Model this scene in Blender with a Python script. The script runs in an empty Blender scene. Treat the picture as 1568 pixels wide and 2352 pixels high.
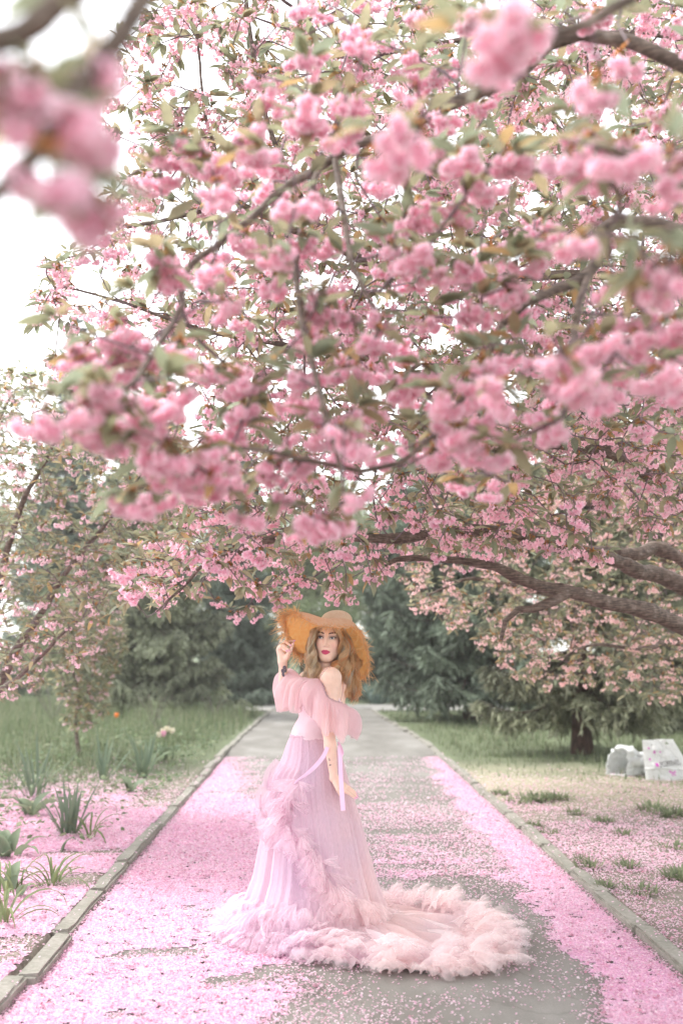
import bpy, math, random
import numpy as np
from mathutils import Vector, Matrix

SC = bpy.context.scene
COL = SC.collection
R = np.random.default_rng(7)
PI = math.pi

# ------------------------------------------------------------------ camera
import warnings; warnings.filterwarnings('ignore')
FPX, CX, CY, CAMH = 2287.0, 784.0, 1176.0, 1.55          # 35 mm lens on a 36 mm high frame, 2352 units tall
PITCH = math.atan((1491 - CY) / FPX)
YAW = -math.atan((784 - 732) / FPX * math.cos(PITCH))
cam_d = bpy.data.cameras.new('camera')
cam = bpy.data.objects.new('camera', cam_d)
COL.objects.link(cam)
cam.location = (0, 0, CAMH)
cam.rotation_euler = (math.pi / 2 + PITCH, 0, YAW)
cam_d.sensor_fit = 'VERTICAL'
cam_d.sensor_height = 36.0
cam_d.sensor_width = 24.0
cam_d.lens = 35.0
cam_d.clip_start = 0.05
cam_d.clip_end = 2000
cam_d.dof.use_dof = True
cam_d.dof.focus_distance = 5.62
cam_d.dof.aperture_fstop = 1.4
SC.camera = cam

# ------------------------------------------------------------------ sky, sun, exposure
SUN_EL, SUN_AZ = math.radians(58), math.radians(-62)      # azimuth from +Y towards +X
w = bpy.data.worlds.new('World')
SC.world = w
w.use_nodes = True
nt = w.node_tree
nt.nodes.clear()
sky = nt.nodes.new('ShaderNodeTexSky')
sky.sky_type = 'NISHITA'
sky.sun_disc = False
sky.sun_elevation = SUN_EL
sky.sun_rotation = SUN_AZ
sky.air_density = 1.0
sky.dust_density = 1.0
sky.ozone_density = 1.0
hsv = nt.nodes.new('ShaderNodeHueSaturation')             # thin bright overcast: the blue is washed out
hsv.inputs['Saturation'].default_value = 0.10
hsv.inputs['Value'].default_value = 1.0
bg = nt.nodes.new('ShaderNodeBackground')
bg.inputs['Strength'].default_value = 0.15
wo = nt.nodes.new('ShaderNodeOutputWorld')
nt.links.new(sky.outputs[0], hsv.inputs['Color'])
nt.links.new(hsv.outputs[0], bg.inputs['Color'])
nt.links.new(bg.outputs[0], wo.inputs['Surface'])

sun_d = bpy.data.lights.new('sun', 'SUN')
sun_d.energy = 1.0
sun_d.angle = math.radians(14)
sun_d.color = (1.0, 0.965, 0.92)
sun = bpy.data.objects.new('sun', sun_d)
COL.objects.link(sun)
sdir = Vector((math.sin(SUN_AZ) * math.cos(SUN_EL), math.cos(SUN_AZ) * math.cos(SUN_EL), math.sin(SUN_EL)))
sun.rotation_euler = (-sdir).to_track_quat('-Z', 'Y').to_euler()
sun.location = (0, 0, 30)

SC.view_settings.view_transform = 'Standard'
SC.view_settings.look = 'None'
SC.view_settings.exposure = 1.92
SC.view_settings.gamma = 1.0
SC.view_settings.use_curve_mapping = False
SC.cycles.max_bounces = 16
SC.cycles.diffuse_bounces = 12
SC.cycles.transparent_max_bounces = 24
SC.cycles.transmission_bounces = 12
SC.cycles.volume_bounces = 1
SC.cycles.use_denoising = True

# ------------------------------------------------------------------ measuring helpers
_f = np.array([-math.sin(YAW) * math.cos(PITCH), math.cos(YAW) * math.cos(PITCH), math.sin(PITCH)])
_r = np.array([math.cos(YAW), math.sin(YAW), 0.0])
_u = np.cross(_r, _f)
def at(x, y, Y):
    d = _f * FPX + _r * (x - CX) - _u * (y - CY)
    d = d / d[1] * Y
    return np.array([d[0], d[1], d[2] + CAMH])
def gnd(x, y, z=0.0):
    d = _f * FPX + _r * (x - CX) - _u * (y - CY)
    return np.array([0, 0, CAMH]) + d * ((z - CAMH) / d[2])
def proj(P):
    d = np.asarray(P, float) - np.array([0, 0, CAMH])
    k = FPX / np.maximum(d @ _f, 1e-3)
    return np.stack([CX + k * (d @ _r), CY - k * (d @ _u)], -1)
def inpoly(pts, poly):
    poly = np.asarray(poly, float)
    x, y = pts[..., 0], pts[..., 1]
    c = np.zeros(x.shape, bool)
    j = len(poly) - 1
    for i in range(len(poly)):
        xi, yi = poly[i]; xj, yj = poly[j]
        if yi != yj:
            c ^= ((yi > y) != (yj > y)) & (x < (xj - xi) * (y - yi) / (yj - yi) + xi)
        j = i
    return c
def unit(v):
    v = np.asarray(v, float)
    return v / np.maximum(np.linalg.norm(v, axis=-1, keepdims=True), 1e-9)
def vnoise(P, seed=0, oct=3, scale=1.0):
    """smooth value noise in 2-D or 3-D, about -1..1"""
    P = np.asarray(P, float) * scale
    if P.shape[-1] == 2:
        P = np.concatenate([P, np.zeros(P.shape[:-1] + (1,))], -1)
    tot = np.zeros(P.shape[:-1]); amp = 1.0; s = 0.0
    for o in range(oct):
        q = P * (2 ** o) + 17.3 * o + seed * 3.71
        i = np.floor(q).astype(np.int64); fr = q - i
        fr = fr * fr * (3 - 2 * fr)
        v = 0
        for dx in (0, 1):
            for dy in (0, 1):
                for dz in (0, 1):
                    h = (i[..., 0] + dx) * 374761393 + (i[..., 1] + dy) * 668265263 + (i[..., 2] + dz) * 2147483647 + seed * 974711
                    h = (h ^ (h >> 13)) * 1274126177
                    h = ((h ^ (h >> 16)) & 0xffff) / 65535.0
                    wgt = (fr[..., 0] if dx else 1 - fr[..., 0]) * (fr[..., 1] if dy else 1 - fr[..., 1]) * (fr[..., 2] if dz else 1 - fr[..., 2])
                    v = v + h * wgt
        tot += amp * (2 * v - 1); s += amp; amp *= 0.5
    return tot / s
def crom(P, n, closed=False):
    """Catmull-Rom resampling of control points to n points"""
    P = np.asarray(P, float); m = len(P)
    if closed:
        t = np.linspace(0, m, n, endpoint=False); i = np.floor(t).astype(int); f = (t - i)[:, None]
        a, b, c, d = P[(i - 1) % m], P[i % m], P[(i + 1) % m], P[(i + 2) % m]
    else:
        t = np.linspace(0, m - 1, n); i = np.minimum(np.floor(t).astype(int), m - 2); f = (t - i)[:, None]
        Q = np.vstack([2 * P[0] - P[1], P, 2 * P[-1] - P[-2]])
        a, b, c, d = Q[i], Q[i + 1], Q[i + 2], Q[i + 3]
    return 0.5 * (2 * b + (c - a) * f + (2 * a - 5 * b + 4 * c - d) * f ** 2 + (3 * b - a - 3 * c + d) * f ** 3)

# ------------------------------------------------------------------ mesh helpers
def mesh_data(name, V, T=None, Q=None, col=None, smooth=False, mats=(), midx=None):
    V = np.ascontiguousarray(np.asarray(V, np.float32).reshape(-1, 3))
    T = np.zeros((0, 3), np.int32) if T is None else np.asarray(T, np.int32).reshape(-1, 3)
    Q = np.zeros((0, 4), np.int32) if Q is None else np.asarray(Q, np.int32).reshape(-1, 4)
    me = bpy.data.meshes.new(name)
    me.vertices.add(len(V)); me.vertices.foreach_set('co', V.ravel())
    li = np.concatenate([T.ravel(), Q.ravel()])
    me.loops.add(len(li)); me.loops.foreach_set('vertex_index', li)
    n = len(T) + len(Q)
    me.polygons.add(n)
    ls = np.concatenate([np.arange(len(T)) * 3, len(T) * 3 + np.arange(len(Q)) * 4]).astype(np.int32)
    me.polygons.foreach_set('loop_start', ls)
    if smooth:
        me.polygons.foreach_set('use_smooth', np.ones(n, bool))
    if midx is not None:
        me.polygons.foreach_set('material_index', np.asarray(midx, np.int32))
    me.update(calc_edges=True)
    if col is not None:
        col = np.asarray(col, np.float32)
        if col.ndim == 1: col = np.tile(col, (len(V), 1))
        c4 = np.ones((len(V), 4), np.float32); c4[:, :col.shape[1]] = col
        a = me.color_attributes.new('Col', 'FLOAT_COLOR', 'POINT')
        a.data.foreach_set('color', c4.ravel())
    for m in mats: me.materials.append(m)
    return me
def ob(name, me, parent=None, loc=None, **props):
    o = bpy.data.objects.new(name, me)
    COL.objects.link(o)
    if parent is not None: o.parent = parent
    if loc is not None: o.location = loc
    for k, v in props.items(): o[k] = v
    return o
def mk(name, V, T=None, Q=None, mat=None, parent=None, col=None, smooth=False, loc=None, **props):
    if loc is not None: V = np.asarray(V) - np.asarray(loc)
    return ob(name, mesh_data(name, V, T, Q, col, smooth, (mat,) if mat else ()), parent, loc, **props)
def empty(name, loc, label, cat, group=None):
    o = ob(name, None, None, loc)
    o.empty_display_size = 0.1
    o['label'] = label; o['category'] = cat
    if group: o['group'] = group
    return o
def inst(TV, TT, TQ, pos, M, TC=None, tint=None):
    """template repeated n times: pos n x 3, M n x 3 x 3"""
    TV = np.asarray(TV, float); k = len(TV); n = len(pos)
    V = np.einsum('nij,kj->nki', M, TV) + pos[:, None, :]
    off = (np.arange(n) * k)[:, None, None]
    T = None if TT is None or not len(TT) else (np.asarray(TT)[None] + off).reshape(-1, 3)
    Q = None if TQ is None or not len(TQ) else (np.asarray(TQ)[None] + off).reshape(-1, 4)
    C = None
    if TC is not None:
        C = np.repeat(np.asarray(TC, float)[None], n, 0)
        if tint is not None: C = C * tint[:, None, :]
        C = C.reshape(-1, 3)
    return V.reshape(-1, 3), T, Q, C
class MB:
    def __init__(s): s.V = []; s.T = []; s.Q = []; s.C = []; s.n = 0
    def add(s, V, T=None, Q=None, C=None):
        V = np.asarray(V, float).reshape(-1, 3)
        if T is not None and len(T): s.T.append(np.asarray(T).reshape(-1, 3) + s.n)
        if Q is not None and len(Q): s.Q.append(np.asarray(Q).reshape(-1, 4) + s.n)
        if C is None: C = np.ones((len(V), 3))
        C = np.asarray(C, float)
        if C.ndim == 1: C = np.tile(C, (len(V), 1))
        s.C.append(C); s.V.append(V); s.n += len(V)
    def get(s):
        return (np.vstack(s.V), np.vstack(s.T) if s.T else None, np.vstack(s.Q) if s.Q else None, np.vstack(s.C))
    def build(s, name, mat, parent=None, smooth=False, loc=None, **props):
        V, T, Q, C = s.get()
        return mk(name, V, T, Q, mat, parent, C, smooth, loc, **props)
    def data(s, name, mat, smooth=False):
        V, T, Q, C = s.get()
        return mesh_data(name, V, T, Q, C, smooth, (mat,))
def gridq(a, b, wrap=False):
    """quads of an a x b vertex grid (b fastest); wrap joins the last column to the first"""
    i, j = np.meshgrid(np.arange(a - 1), np.arange(b if wrap else b - 1), indexing='ij')
    j2 = (j + 1) % b
    return np.stack([i * b + j, i * b + j2, (i + 1) * b + j2, (i + 1) * b + j], -1).reshape(-1, 4)
def frames(t, ref=(0.13, 0.21, 0.97)):
    t = unit(t); ref = np.tile(np.asarray(ref, float), (len(t), 1))
    bad = np.abs((t * ref).sum(-1)) > 0.95
    ref[bad] = (0.9, 0.3, 0.1)
    a = unit(np.cross(t, ref)); b = np.cross(t, a)
    return a, b
def tube(P, r, sides=6, cap=True):
    P = np.asarray(P, float); n = len(P)
    r = np.broadcast_to(np.asarray(r, float), (n,))
    t = np.gradient(P, axis=0)
    a, b = frames(t)
    for i in range(1, n):                                 # parallel transport
        v = a[i - 1] - unit(t[i]) * (a[i - 1] @ unit(t[i]))
        a[i] = unit(v); b[i] = np.cross(unit(t[i]), a[i])
    th = np.arange(sides) / sides * 2 * PI
    V = P[:, None] + r[:, None, None] * (a[:, None] * np.cos(th)[None, :, None] + b[:, None] * np.sin(th)[None, :, None])
    V = V.reshape(-1, 3); Q = gridq(n, sides, True); T = []
    if cap:
        V = np.vstack([V, P[0], P[-1]])
        for j in range(sides):
            T.append((n * sides, (j + 1) % sides, j)); T.append((n * sides + 1, (n - 1) * sides + j, (n - 1) * sides + (j + 1) % sides))
    return V, (np.array(T) if T else None), Q
def rotmats(n, tilt=PI, rng=R):
    """random rotations: spin about z then tilt up to `tilt`"""
    s = rng.uniform(0, 2 * PI, n); t = rng.uniform(0, tilt, n); q = rng.uniform(0, 2 * PI, n)
    def rz(a):
        z = np.zeros((n, 3, 3)); z[:, 0, 0] = np.cos(a); z[:, 0, 1] = -np.sin(a); z[:, 1, 0] = np.sin(a); z[:, 1, 1] = np.cos(a); z[:, 2, 2] = 1; return z
    x = np.zeros((n, 3, 3)); x[:, 0, 0] = 1; x[:, 1, 1] = np.cos(t); x[:, 1, 2] = -np.sin(t); x[:, 2, 1] = np.sin(t); x[:, 2, 2] = np.cos(t)
    return rz(q) @ x @ rz(s)
def basis(fwd, up):
    """matrices with y = fwd, z near up"""
    y = unit(fwd); x = unit(np.cross(y, up)); z = np.cross(x, y)
    return np.stack([x, y, z], -1)

# ------------------------------------------------------------------ materials
def new_mat(name):
    m = bpy.data.materials.new(name); m.use_nodes = True
    n = m.node_tree; n.nodes.clear()
    out = n.nodes.new('ShaderNodeOutputMaterial')
    return m, n, out
def nd(n, t, **kw):
    x = n.nodes.new(t)
    for k, v in kw.items():
        if k in x.inputs: x.inputs[k].default_value = v
        else: setattr(x, k, v)
    return x
def mixrgb(n, typ, fac, a, b):
    x = n.nodes.new('ShaderNodeMix'); x.data_type = 'RGBA'; x.blend_type = typ
    for i, v in ((0, fac), (6, a), (7, b)):
        if hasattr(v, 'links'): n.links.new(v, x.inputs[i])
        else: x.inputs[i].default_value = v if i == 0 else (tuple(v) + (1,) if len(v) == 3 else v)
    return x.outputs[2]
def ramp(n, fac, stops):
    x = n.nodes.new('ShaderNodeValToRGB'); e = x.color_ramp.elements
    while len(e) < len(stops): e.new(0.5)
    for el, (p, c) in zip(e, stops):
        el.position = p; el.color = tuple(c) + (1,) if len(c) == 3 else c
    n.links.new(fac, x.inputs[0]); return x.outputs[0]
def noise(n, scale, detail=3, coord='Object', rough=0.55, stretch=None):
    tc = n.nodes.new('ShaderNodeTexCoord'); v = tc.outputs[coord]
    if stretch:
        mp = n.nodes.new('ShaderNodeMapping'); mp.inputs['Scale'].default_value = stretch
        n.links.new(v, mp.inputs[0]); v = mp.outputs[0]
    x = nd(n, 'ShaderNodeTexNoise', Scale=scale, Detail=detail, Roughness=rough)
    n.links.new(v, x.inputs['Vector']); return x.outputs[0]
def bump(n, h, strength=0.3, dist=0.01):
    b = nd(n, 'ShaderNodeBump', Strength=strength, Distance=dist)
    n.links.new(h, b.inputs['Height']); return b.outputs[0]
def solid(name, stops, scale=20, rough=0.8, bstr=0.3, bdist=0.004, coord='Object', stretch=None, vcol=False, spec=0.3, detail=5, extra=None, sss=0.0, sheen=0.0):
    m, n, out = new_mat(name)
    p = nd(n, 'ShaderNodeBsdfPrincipled', Roughness=rough)
    p.inputs['Specular IOR Level'].default_value = spec
    ns = noise(n, scale, detail, coord, 0.6, stretch)
    c = ramp(n, ns, stops)
    if extra: c = extra(n, c)
    if vcol:
        a = n.nodes.new('ShaderNodeVertexColor'); a.layer_name = 'Col'
        c = mixrgb(n, 'MULTIPLY', 1.0, c, a.outputs[0])
    n.links.new(c, p.inputs['Base Color'])
    if bstr: n.links.new(bump(n, ns, bstr, bdist), p.inputs['Normal'])
    if sss:
        p.inputs['Subsurface Weight'].default_value = sss
        p.inputs['Subsurface Radius'].default_value = (0.012, 0.005, 0.003)
        p.inputs['Subsurface Scale'].default_value = 1.0
    if sheen: p.inputs['Sheen Weight'].default_value = sheen
    n.links.new(p.outputs[0], out.inputs[0]); return m
def leafy(name, trans=0.4, rough=0.55, alpha=0.0, spec=0.25, vein=None, tmul=(1, 1, 1)):
    """thin sheet coloured by its vertex colours: some light passes through, optional open weave (alpha)"""
    m, n, out = new_mat(name)
    a = n.nodes.new('ShaderNodeVertexColor'); a.layer_name = 'Col'
    c = a.outputs[0]
    if vein:
        v = noise(n, vein[0], 3, 'Object')
        c = mixrgb(n, 'MULTIPLY', 1.0, c, ramp(n, v, [(0.3, vein[1]), (0.7, vein[2])]))
    p = nd(n, 'ShaderNodeBsdfPrincipled', Roughness=rough)
    p.inputs['Specular IOR Level'].default_value = spec
    n.links.new(c, p.inputs['Base Color'])
    t = nd(n, 'ShaderNodeBsdfTranslucent')
    n.links.new(mixrgb(n, 'MULTIPLY', 1.0, c, tmul), t.inputs[0])
    mx = nd(n, 'ShaderNodeMixShader'); mx.inputs[0].default_value = trans
    n.links.new(p.outputs[0], mx.inputs[1]); n.links.new(t.outputs[0], mx.inputs[2])
    o = mx.outputs[0]
    if alpha:
        tr = nd(n, 'ShaderNodeBsdfTransparent')
        m2 = nd(n, 'ShaderNodeMixShader'); m2.inputs[0].default_value = alpha
        n.links.new(o, m2.inputs[1]); n.links.new(tr.outputs[0], m2.inputs[2]); o = m2.outputs[0]
    n.links.new(o, out.inputs[0]); return m

M = {}
M['petal'] = leafy('blossom_petal', 0.55, 0.6, tmul=(1.0, 0.95, 0.95))
M['leaf'] = leafy('cherry_leaf', 0.58, 0.45, vein=(60, (0.85, 0.85, 0.85), (1.1, 1.1, 1.05)))
M['grass'] = leafy('grass_blade', 0.35, 0.6)
M['needle'] = leafy('spruce_needle', 0.15, 0.65)
def lent(n, c):
    v = noise(n, 30, 2, 'Object', 0.5, (0.5, 0.5, 5.0))
    return mixrgb(n, 'MULTIPLY', 0.7, c, ramp(n, v, [(0.42, (0.45, 0.42, 0.42)), (0.56, (1.15, 1.1, 1.1))]))
M['bark'] = solid('cherry_bark', [(0.3, (0.085, 0.064, 0.052)), (0.55, (0.17, 0.132, 0.108)), (0.75, (0.28, 0.24, 0.21))], 22, 0.75, 0.6, 0.006, extra=lent)
M['twig'] = solid('twig_bark', [(0.3, (0.10, 0.062, 0.072)), (0.7, (0.22, 0.165, 0.175))], 40, 0.65, 0.3, 0.002)
M['spruce_bark'] = solid('spruce_bark', [(0.3, (0.035, 0.022, 0.018)), (0.6, (0.10, 0.06, 0.047)), (0.8, (0.16, 0.11, 0.09))], 25, 0.9, 0.9, 0.015, stretch=(1, 1, 0.3))
import bmesh
# ================================================================== SETTING: ground, path, kerbs
XL, XR = -1.34, 1.72                                       # inner faces of the two kerbs
def sstep(a, b, x):
    t = np.clip((np.asarray(x, float) - a) / (b - a), 0, 1); return t * t * (3 - 2 * t)
def kL(y): return XL + 0.18 * sstep(15.5, 25.5, y)
def kR(y): return XR - 0.40 * sstep(15.5, 25.5, y)     # the path narrows towards its far end
def green_at(x, y):
    """how grassy the verge is"""
    x = np.asarray(x, float); y = np.asarray(y, float)
    n = vnoise(np.stack([x, y], -1), 3, 3, 0.9)
    left = sstep(10.2, 13.5, y + 1.6 * n - 0.9 * (x + 3.0).clip(-4, 2) * 0.6)
    right = sstep(11.4, 13.6, y + 1.7 * n + 0.25 * (x - 3.0).clip(-1, 3))
    return np.where(x < 0, left, right)
def gh(x, y):
    x = np.asarray(x, float); y = np.asarray(y, float)
    n = vnoise(np.stack([x, y], -1), 11, 3, 1.3)
    side = np.where(x < 0, sstep(XL - 0.10, XL - 0.5, x) if False else np.clip((kL(y) - 0.12 - x) / 0.5, 0, 1), np.clip((x - kR(y) - 0.12) / 0.5, 0, 1))
    far = np.clip((y - 25.2) / 0.6, 0, 1) * np.clip((28.6 - y) / 0.6, 0, 1) * np.clip((5.5 - np.abs(x - 0.5)) / 0.6, 0, 1)
    h = 0.028 + 0.022 * n * side + 0.05 * side * np.clip((np.abs(x) - 2.5) / 6, 0, 1)
    h = np.where((x > XL - 0.10) & (x < XR + 0.10) & (y < 25.5), -0.06, h)
    h = np.where((y > 15) & (y < 25.5) & ((x < kL(y) - 0.09) | (x > kR(y) + 0.09)), 0.02, h)
    return h * (1 - far) - 0.05 * far

def ground_sheet():
    xs = np.concatenate([[-700, -250, -100, -50, -30, -20, -15], np.arange(-12, -1.6, 0.2), [-1.52, XL - 0.11, XL - 0.09], [-1.2, -1.1, -0.5, 0.5, 1.25, 1.35, 1.45, 1.55, 1.65, 1.75], [XR + 0.09, XR + 0.11, 1.9], np.arange(2.0, 12.2, 0.2), [15, 20, 30, 50, 100, 250, 700]])
    ys = np.concatenate([[-300, -60, -20, -5, 0, 2], np.arange(3, 34, 0.2), [35, 37, 40, 45, 55, 70, 100, 160, 300, 900]])
    X, Y = np.meshgrid(xs, ys)
    Z = gh(X, Y)
    V = np.stack([X, Y, Z], -1).reshape(-1, 3)
    g = green_at(V[:, 0], V[:, 1])[:, None]
    n = vnoise(V[:, :2], 5, 4, 2.2)[:, None]
    soil = np.array([0.24, 0.21, 0.175]) * (1 + 0.3 * n)
    straw = np.array([0.36, 0.33, 0.24]) * (1 + 0.2 * n)
    band = (sstep(9.0, 11.0, V[:, 1]) * sstep(15, 12.5, V[:, 1]) * (V[:, 0] > 0))[:, None]
    soil = soil * (1 - band) + straw * band
    grs = np.array([0.13, 0.155, 0.085]) * (1 + 0.35 * n)
    C = soil * (1 - g) + grs * g
    m = solid('verge_soil', [(0.3, (0.7, 0.7, 0.7)), (0.7, (1.2, 1.2, 1.2))], 18, 0.95, 0.8, 0.02, vcol=True, detail=8)
    mk('ground', V, None, gridq(len(ys), len(xs)), m, None, C, True, kind='structure')
ground_sheet()

def path_mat():
    m, n, out = new_mat('worn_asphalt')
    p = nd(n, 'ShaderNodeBsdfPrincipled', Roughness=0.9)
    p.inputs['Specular IOR Level'].default_value = 0.25
    big = noise(n, 1.6, 6, 'Object', 0.6, (1.0, 0.55, 1))
    fine = noise(n, 160, 4, 'Object', 0.7)
    c = ramp(n, big, [(0.3, (0.155, 0.145, 0.128)), (0.5, (0.21, 0.198, 0.178)), (0.7, (0.285, 0.272, 0.25))])
    c = mixrgb(n, 'MULTIPLY', 1.0, c, ramp(n, fine, [(0.3, (0.8, 0.8, 0.8)), (0.7, (1.15, 1.15, 1.15))]))
    tc = n.nodes.new('ShaderNodeTexCoord')
    wob = nd(n, 'ShaderNodeTexNoise', Scale=1.7, Detail=4)
    n.links.new(tc.outputs['Object'], wob.inputs['Vector'])
    add = nd(n, 'ShaderNodeVectorMath', operation='ADD')
    n.links.new(tc.outputs['Object'], add.inputs[0]); n.links.new(wob.outputs['Color'], add.inputs[1])
    v = nd(n, 'ShaderNodeTexVoronoi', Scale=0.55); v.feature = 'DISTANCE_TO_EDGE'
    n.links.new(add.outputs[0], v.inputs['Vector'])
    crack = ramp(n, v.outputs['Distance'], [(0.0, (0.6, 0.59, 0.58)), (0.004, (0.8, 0.79, 0.78)), (0.009, (1, 1, 1))])
    c = mixrgb(n, 'MULTIPLY', 0.6, c, crack)
    n.links.new(c, p.inputs['Base Color'])
    n.links.new(bump(n, fine, 0.35, 0.004), p.inputs['Normal'])
    n.links.new(p.outputs[0], out.inputs[0]); return m
M['path'] = path_mat()
def pathz(x, y):
    x = np.asarray(x, float); y = np.asarray(y, float)
    return 0.006 * vnoise(np.stack([x, y], -1), 21, 3, 0.8) + 0.012 * (1 - ((x - 0.19) / 1.55) ** 2)
def path_sheet():
    xs = np.linspace(XL - 0.06, XR + 0.06, 24); ys = np.concatenate([[-6, -2, 1], np.arange(3.5, 26.6, 0.25)])
    X, Y = np.meshgrid(xs, ys)
    X = kL(Y) - 0.05 + (X - xs[0]) / (xs[-1] - xs[0]) * (kR(Y) - kL(Y) + 0.10)
    Z = pathz(X, Y)
    Z = np.where(Y > 15, np.maximum(Z, 0.026), Z)
    mk('path', np.stack([X, Y, Z], -1), None, gridq(len(ys), len(xs)), M['path'], None, None, True, kind='structure')
    xs = np.linspace(-3.6, 5.0, 40); ys = np.linspace(25.6, 28.4, 8)
    X, Y = np.meshgrid(xs, ys)
    mc = solid('pale_concrete', [(0.3, (0.30, 0.29, 0.265)), (0.7, (0.40, 0.385, 0.36))], 3, 0.9, 0.3, 0.004)
    mk('cross_path', np.stack([X, Y, 0.02 + 0 * X], -1), None, gridq(8, 40), mc, None, None, True, kind='structure')
    # the pale lane far behind the young cherry
    X, Y = np.meshgrid(np.linspace(-30, -6.5, 20), np.linspace(36, 40, 5))
    mk('far_lane', np.stack([X, Y + 0.12 * (X + 6), 0.16 + 0 * X], -1), None, gridq(5, 20), mc, None, None, True, kind='structure')
path_sheet()

def kerb_col(n, c):
    v = noise(n, 7, 5, 'Object', 0.7)
    return mixrgb(n, 'MULTIPLY', 0.8, c, ramp(n, v, [(0.35, (0.72, 0.74, 0.66)), (0.6, (1.1, 1.08, 1.05))]))
M['kerb'] = solid('old_concrete_kerb', [(0.3, (0.21, 0.20, 0.175)), (0.6, (0.28, 0.268, 0.24)), (0.8, (0.36, 0.35, 0.32))], 45, 0.92, 0.5, 0.005, extra=kerb_col)
def kerb_stone_mesh(L, seed):
    rg = np.random.default_rng(seed)
    bm = bmesh.new(); bmesh.ops.create_cube(bm, size=1.0)
    for v in bm.verts: v.co.x *= 0.105; v.co.y *= L; v.co.z *= 0.22
    bmesh.ops.bevel(bm, geom=list(bm.edges), offset=0.013, segments=2, affect='EDGES')
    cuts = bmesh.ops.subdivide_edges(bm, edges=[e for e in bm.edges if abs(e.verts[0].co.y - e.verts[1].co.y) > 0.2], cuts=5, use_grid_fill=True)
    for v in bm.verts:
        q = np.array([v.co.x * 9, v.co.y * 5, v.co.z * 9])
        d = 0.007 * vnoise(q[None], seed, 2)[0] + 0.006 * rg.normal() * 0.4
        v.co.x += d; v.co.z += d * 0.7
    me = bpy.data.meshes.new('kerb_stone'); bm.to_mesh(me); bm.free()
    me.materials.append(M['kerb'])
    return me
def kerb_row(name, x0, label, starts):
    root = ob(name, None, None, (x0, 0, 0), kind='structure', label=label)
    rg = np.random.default_rng(len(name))
    kinds = [kerb_stone_mesh(l, 50 + i) for i, l in enumerate((0.62, 0.78, 0.9, 0.7))]
    lens = (0.62, 0.78, 0.9, 0.7)
    y = starts; i = 0
    while y < 25.2:
        k = int(rg.integers(0, 4)); L = lens[k]
        s = ob('kerb_stone', kinds[k], root, (rg.normal() * 0.006 + float((kL(y + L / 2) - XL) if x0 < 0 else (kR(y + L / 2) - XR)), y + L / 2, -0.055 + rg.normal() * 0.007))
        s.rotation_euler = (rg.normal() * 0.008, rg.normal() * 0.03, rg.normal() * 0.012 + (PI if rg.random() < 0.5 else 0))
        y += L + 0.004 + abs(rg.normal()) * 0.006
        if x0 < 0 and 5.3 < y < 6.0 and i == 0:
            y += 0.09; s.location.x += 0.028; s.rotation_euler.z += 0.02; i = 1      # the stone that has shifted out of line
    return root
kerb_row('kerb_left', XL - 0.053, 'row of worn concrete kerb stones along the left path edge', 2.6)
kerb_row('kerb_right', XR + 0.053, 'row of worn concrete kerb stones along the right path edge', 2.9)

# ================================================================== fallen petals
def petal_density(x, y):
    x = np.asarray(x, float); y = np.asarray(y, float)
    p2 = np.stack([x * 1.0, y * 1.0], -1)
    streak = vnoise(np.stack([x * 0.9, y * 3.0], -1), 31, 4, 1.5)
    blot = vnoise(p2, 32, 4, 2.3)
    wl = np.interp(y, [4, 5.0, 6, 7.5, 9, 10.5, 12.5, 15, 20], [0.15, 0.0, 0.05, -0.1, -0.35, -0.55, -0.95, -1.18, -1.3])
    dl = sstep(0.34, -0.34, (x - wl) + 0.42 * streak + 0.16 * blot)
    holes = sstep(0.30, 0.46, streak * 0.6 + blot * 0.55 + 0.1 * sstep(-0.9, 0.0, x))
    dl = dl * (1 - 0.9 * holes)
    wr = np.interp(y, [4, 6, 8, 10, 13, 18, 25], [0.46, 0.42, 0.40, 0.34, 0.22, 0.12, 0.03])
    dr = sstep(0.15, -0.13, (XR - x) - wr + 0.16 * blot + 0.10 * streak)
    base = np.interp(y, [4, 4.8, 5.4, 6.0, 6.5, 8.0, 9.5, 11, 13, 16], [0.20, 0.16, 0.14, 0.32, 0.48, 0.42, 0.28, 0.17, 0.07, 0.01])
    mid = np.clip(base + 0.95 * streak * base ** 0.5 + 0.35 * blot * base ** 0.5, 0.03 * (y < 14), 0.97)
    path = np.maximum(np.maximum(dl, dr), mid)
    # verges
    lv = sstep(12.6, 9.3, y + 1.3 * blot - 0.25 * (x + 3)) * (1 - 0.9 * sstep(0.22, 0.42, streak * 0.7 + blot * 0.4))
    lv = np.maximum(lv, 0.25 * sstep(15, 12, y) * sstep(-0.1, 0.2, blot))
    lv = lv * (1 - 0.75 * sstep(9.5, 10.5, y) * sstep(-2.0, -1.7, x))
    rv = sstep(11.6, 8.2, y + 2.0 * blot + 0.5 * (x - 2)) * (0.85 - 0.7 * sstep(0.12, 0.5, streak + 0.25 * blot))
    rv = np.maximum(rv * 0.8, 0.18 * sstep(13.5, 10.5, y))
    d = np.where(x < XL - 0.10, lv, np.where(x > XR + 0.10, rv, path))
    onk = ((x < XL) & (x > XL - 0.107)) | ((x > XR) & (x < XR + 0.107))
    return np.where(onk, 0.045, d)
def surf_z(x, y):
    x = np.asarray(x, float)
    z = np.where((x > XL) & (x < XR), pathz(x, y) + 0.001, gh(x, y) + 0.002)
    onk = ((x <= XL) & (x > XL - 0.107)) | ((x >= XR) & (x < XR + 0.107))
    return np.where(onk, 0.058, z)
PINKS = np.array([[0.82, 0.58, 0.70], [0.85, 0.66, 0.75], [0.78, 0.47, 0.61], [0.87, 0.74, 0.80], [0.80, 0.53, 0.67], [0.62, 0.32, 0.40]])
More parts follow.
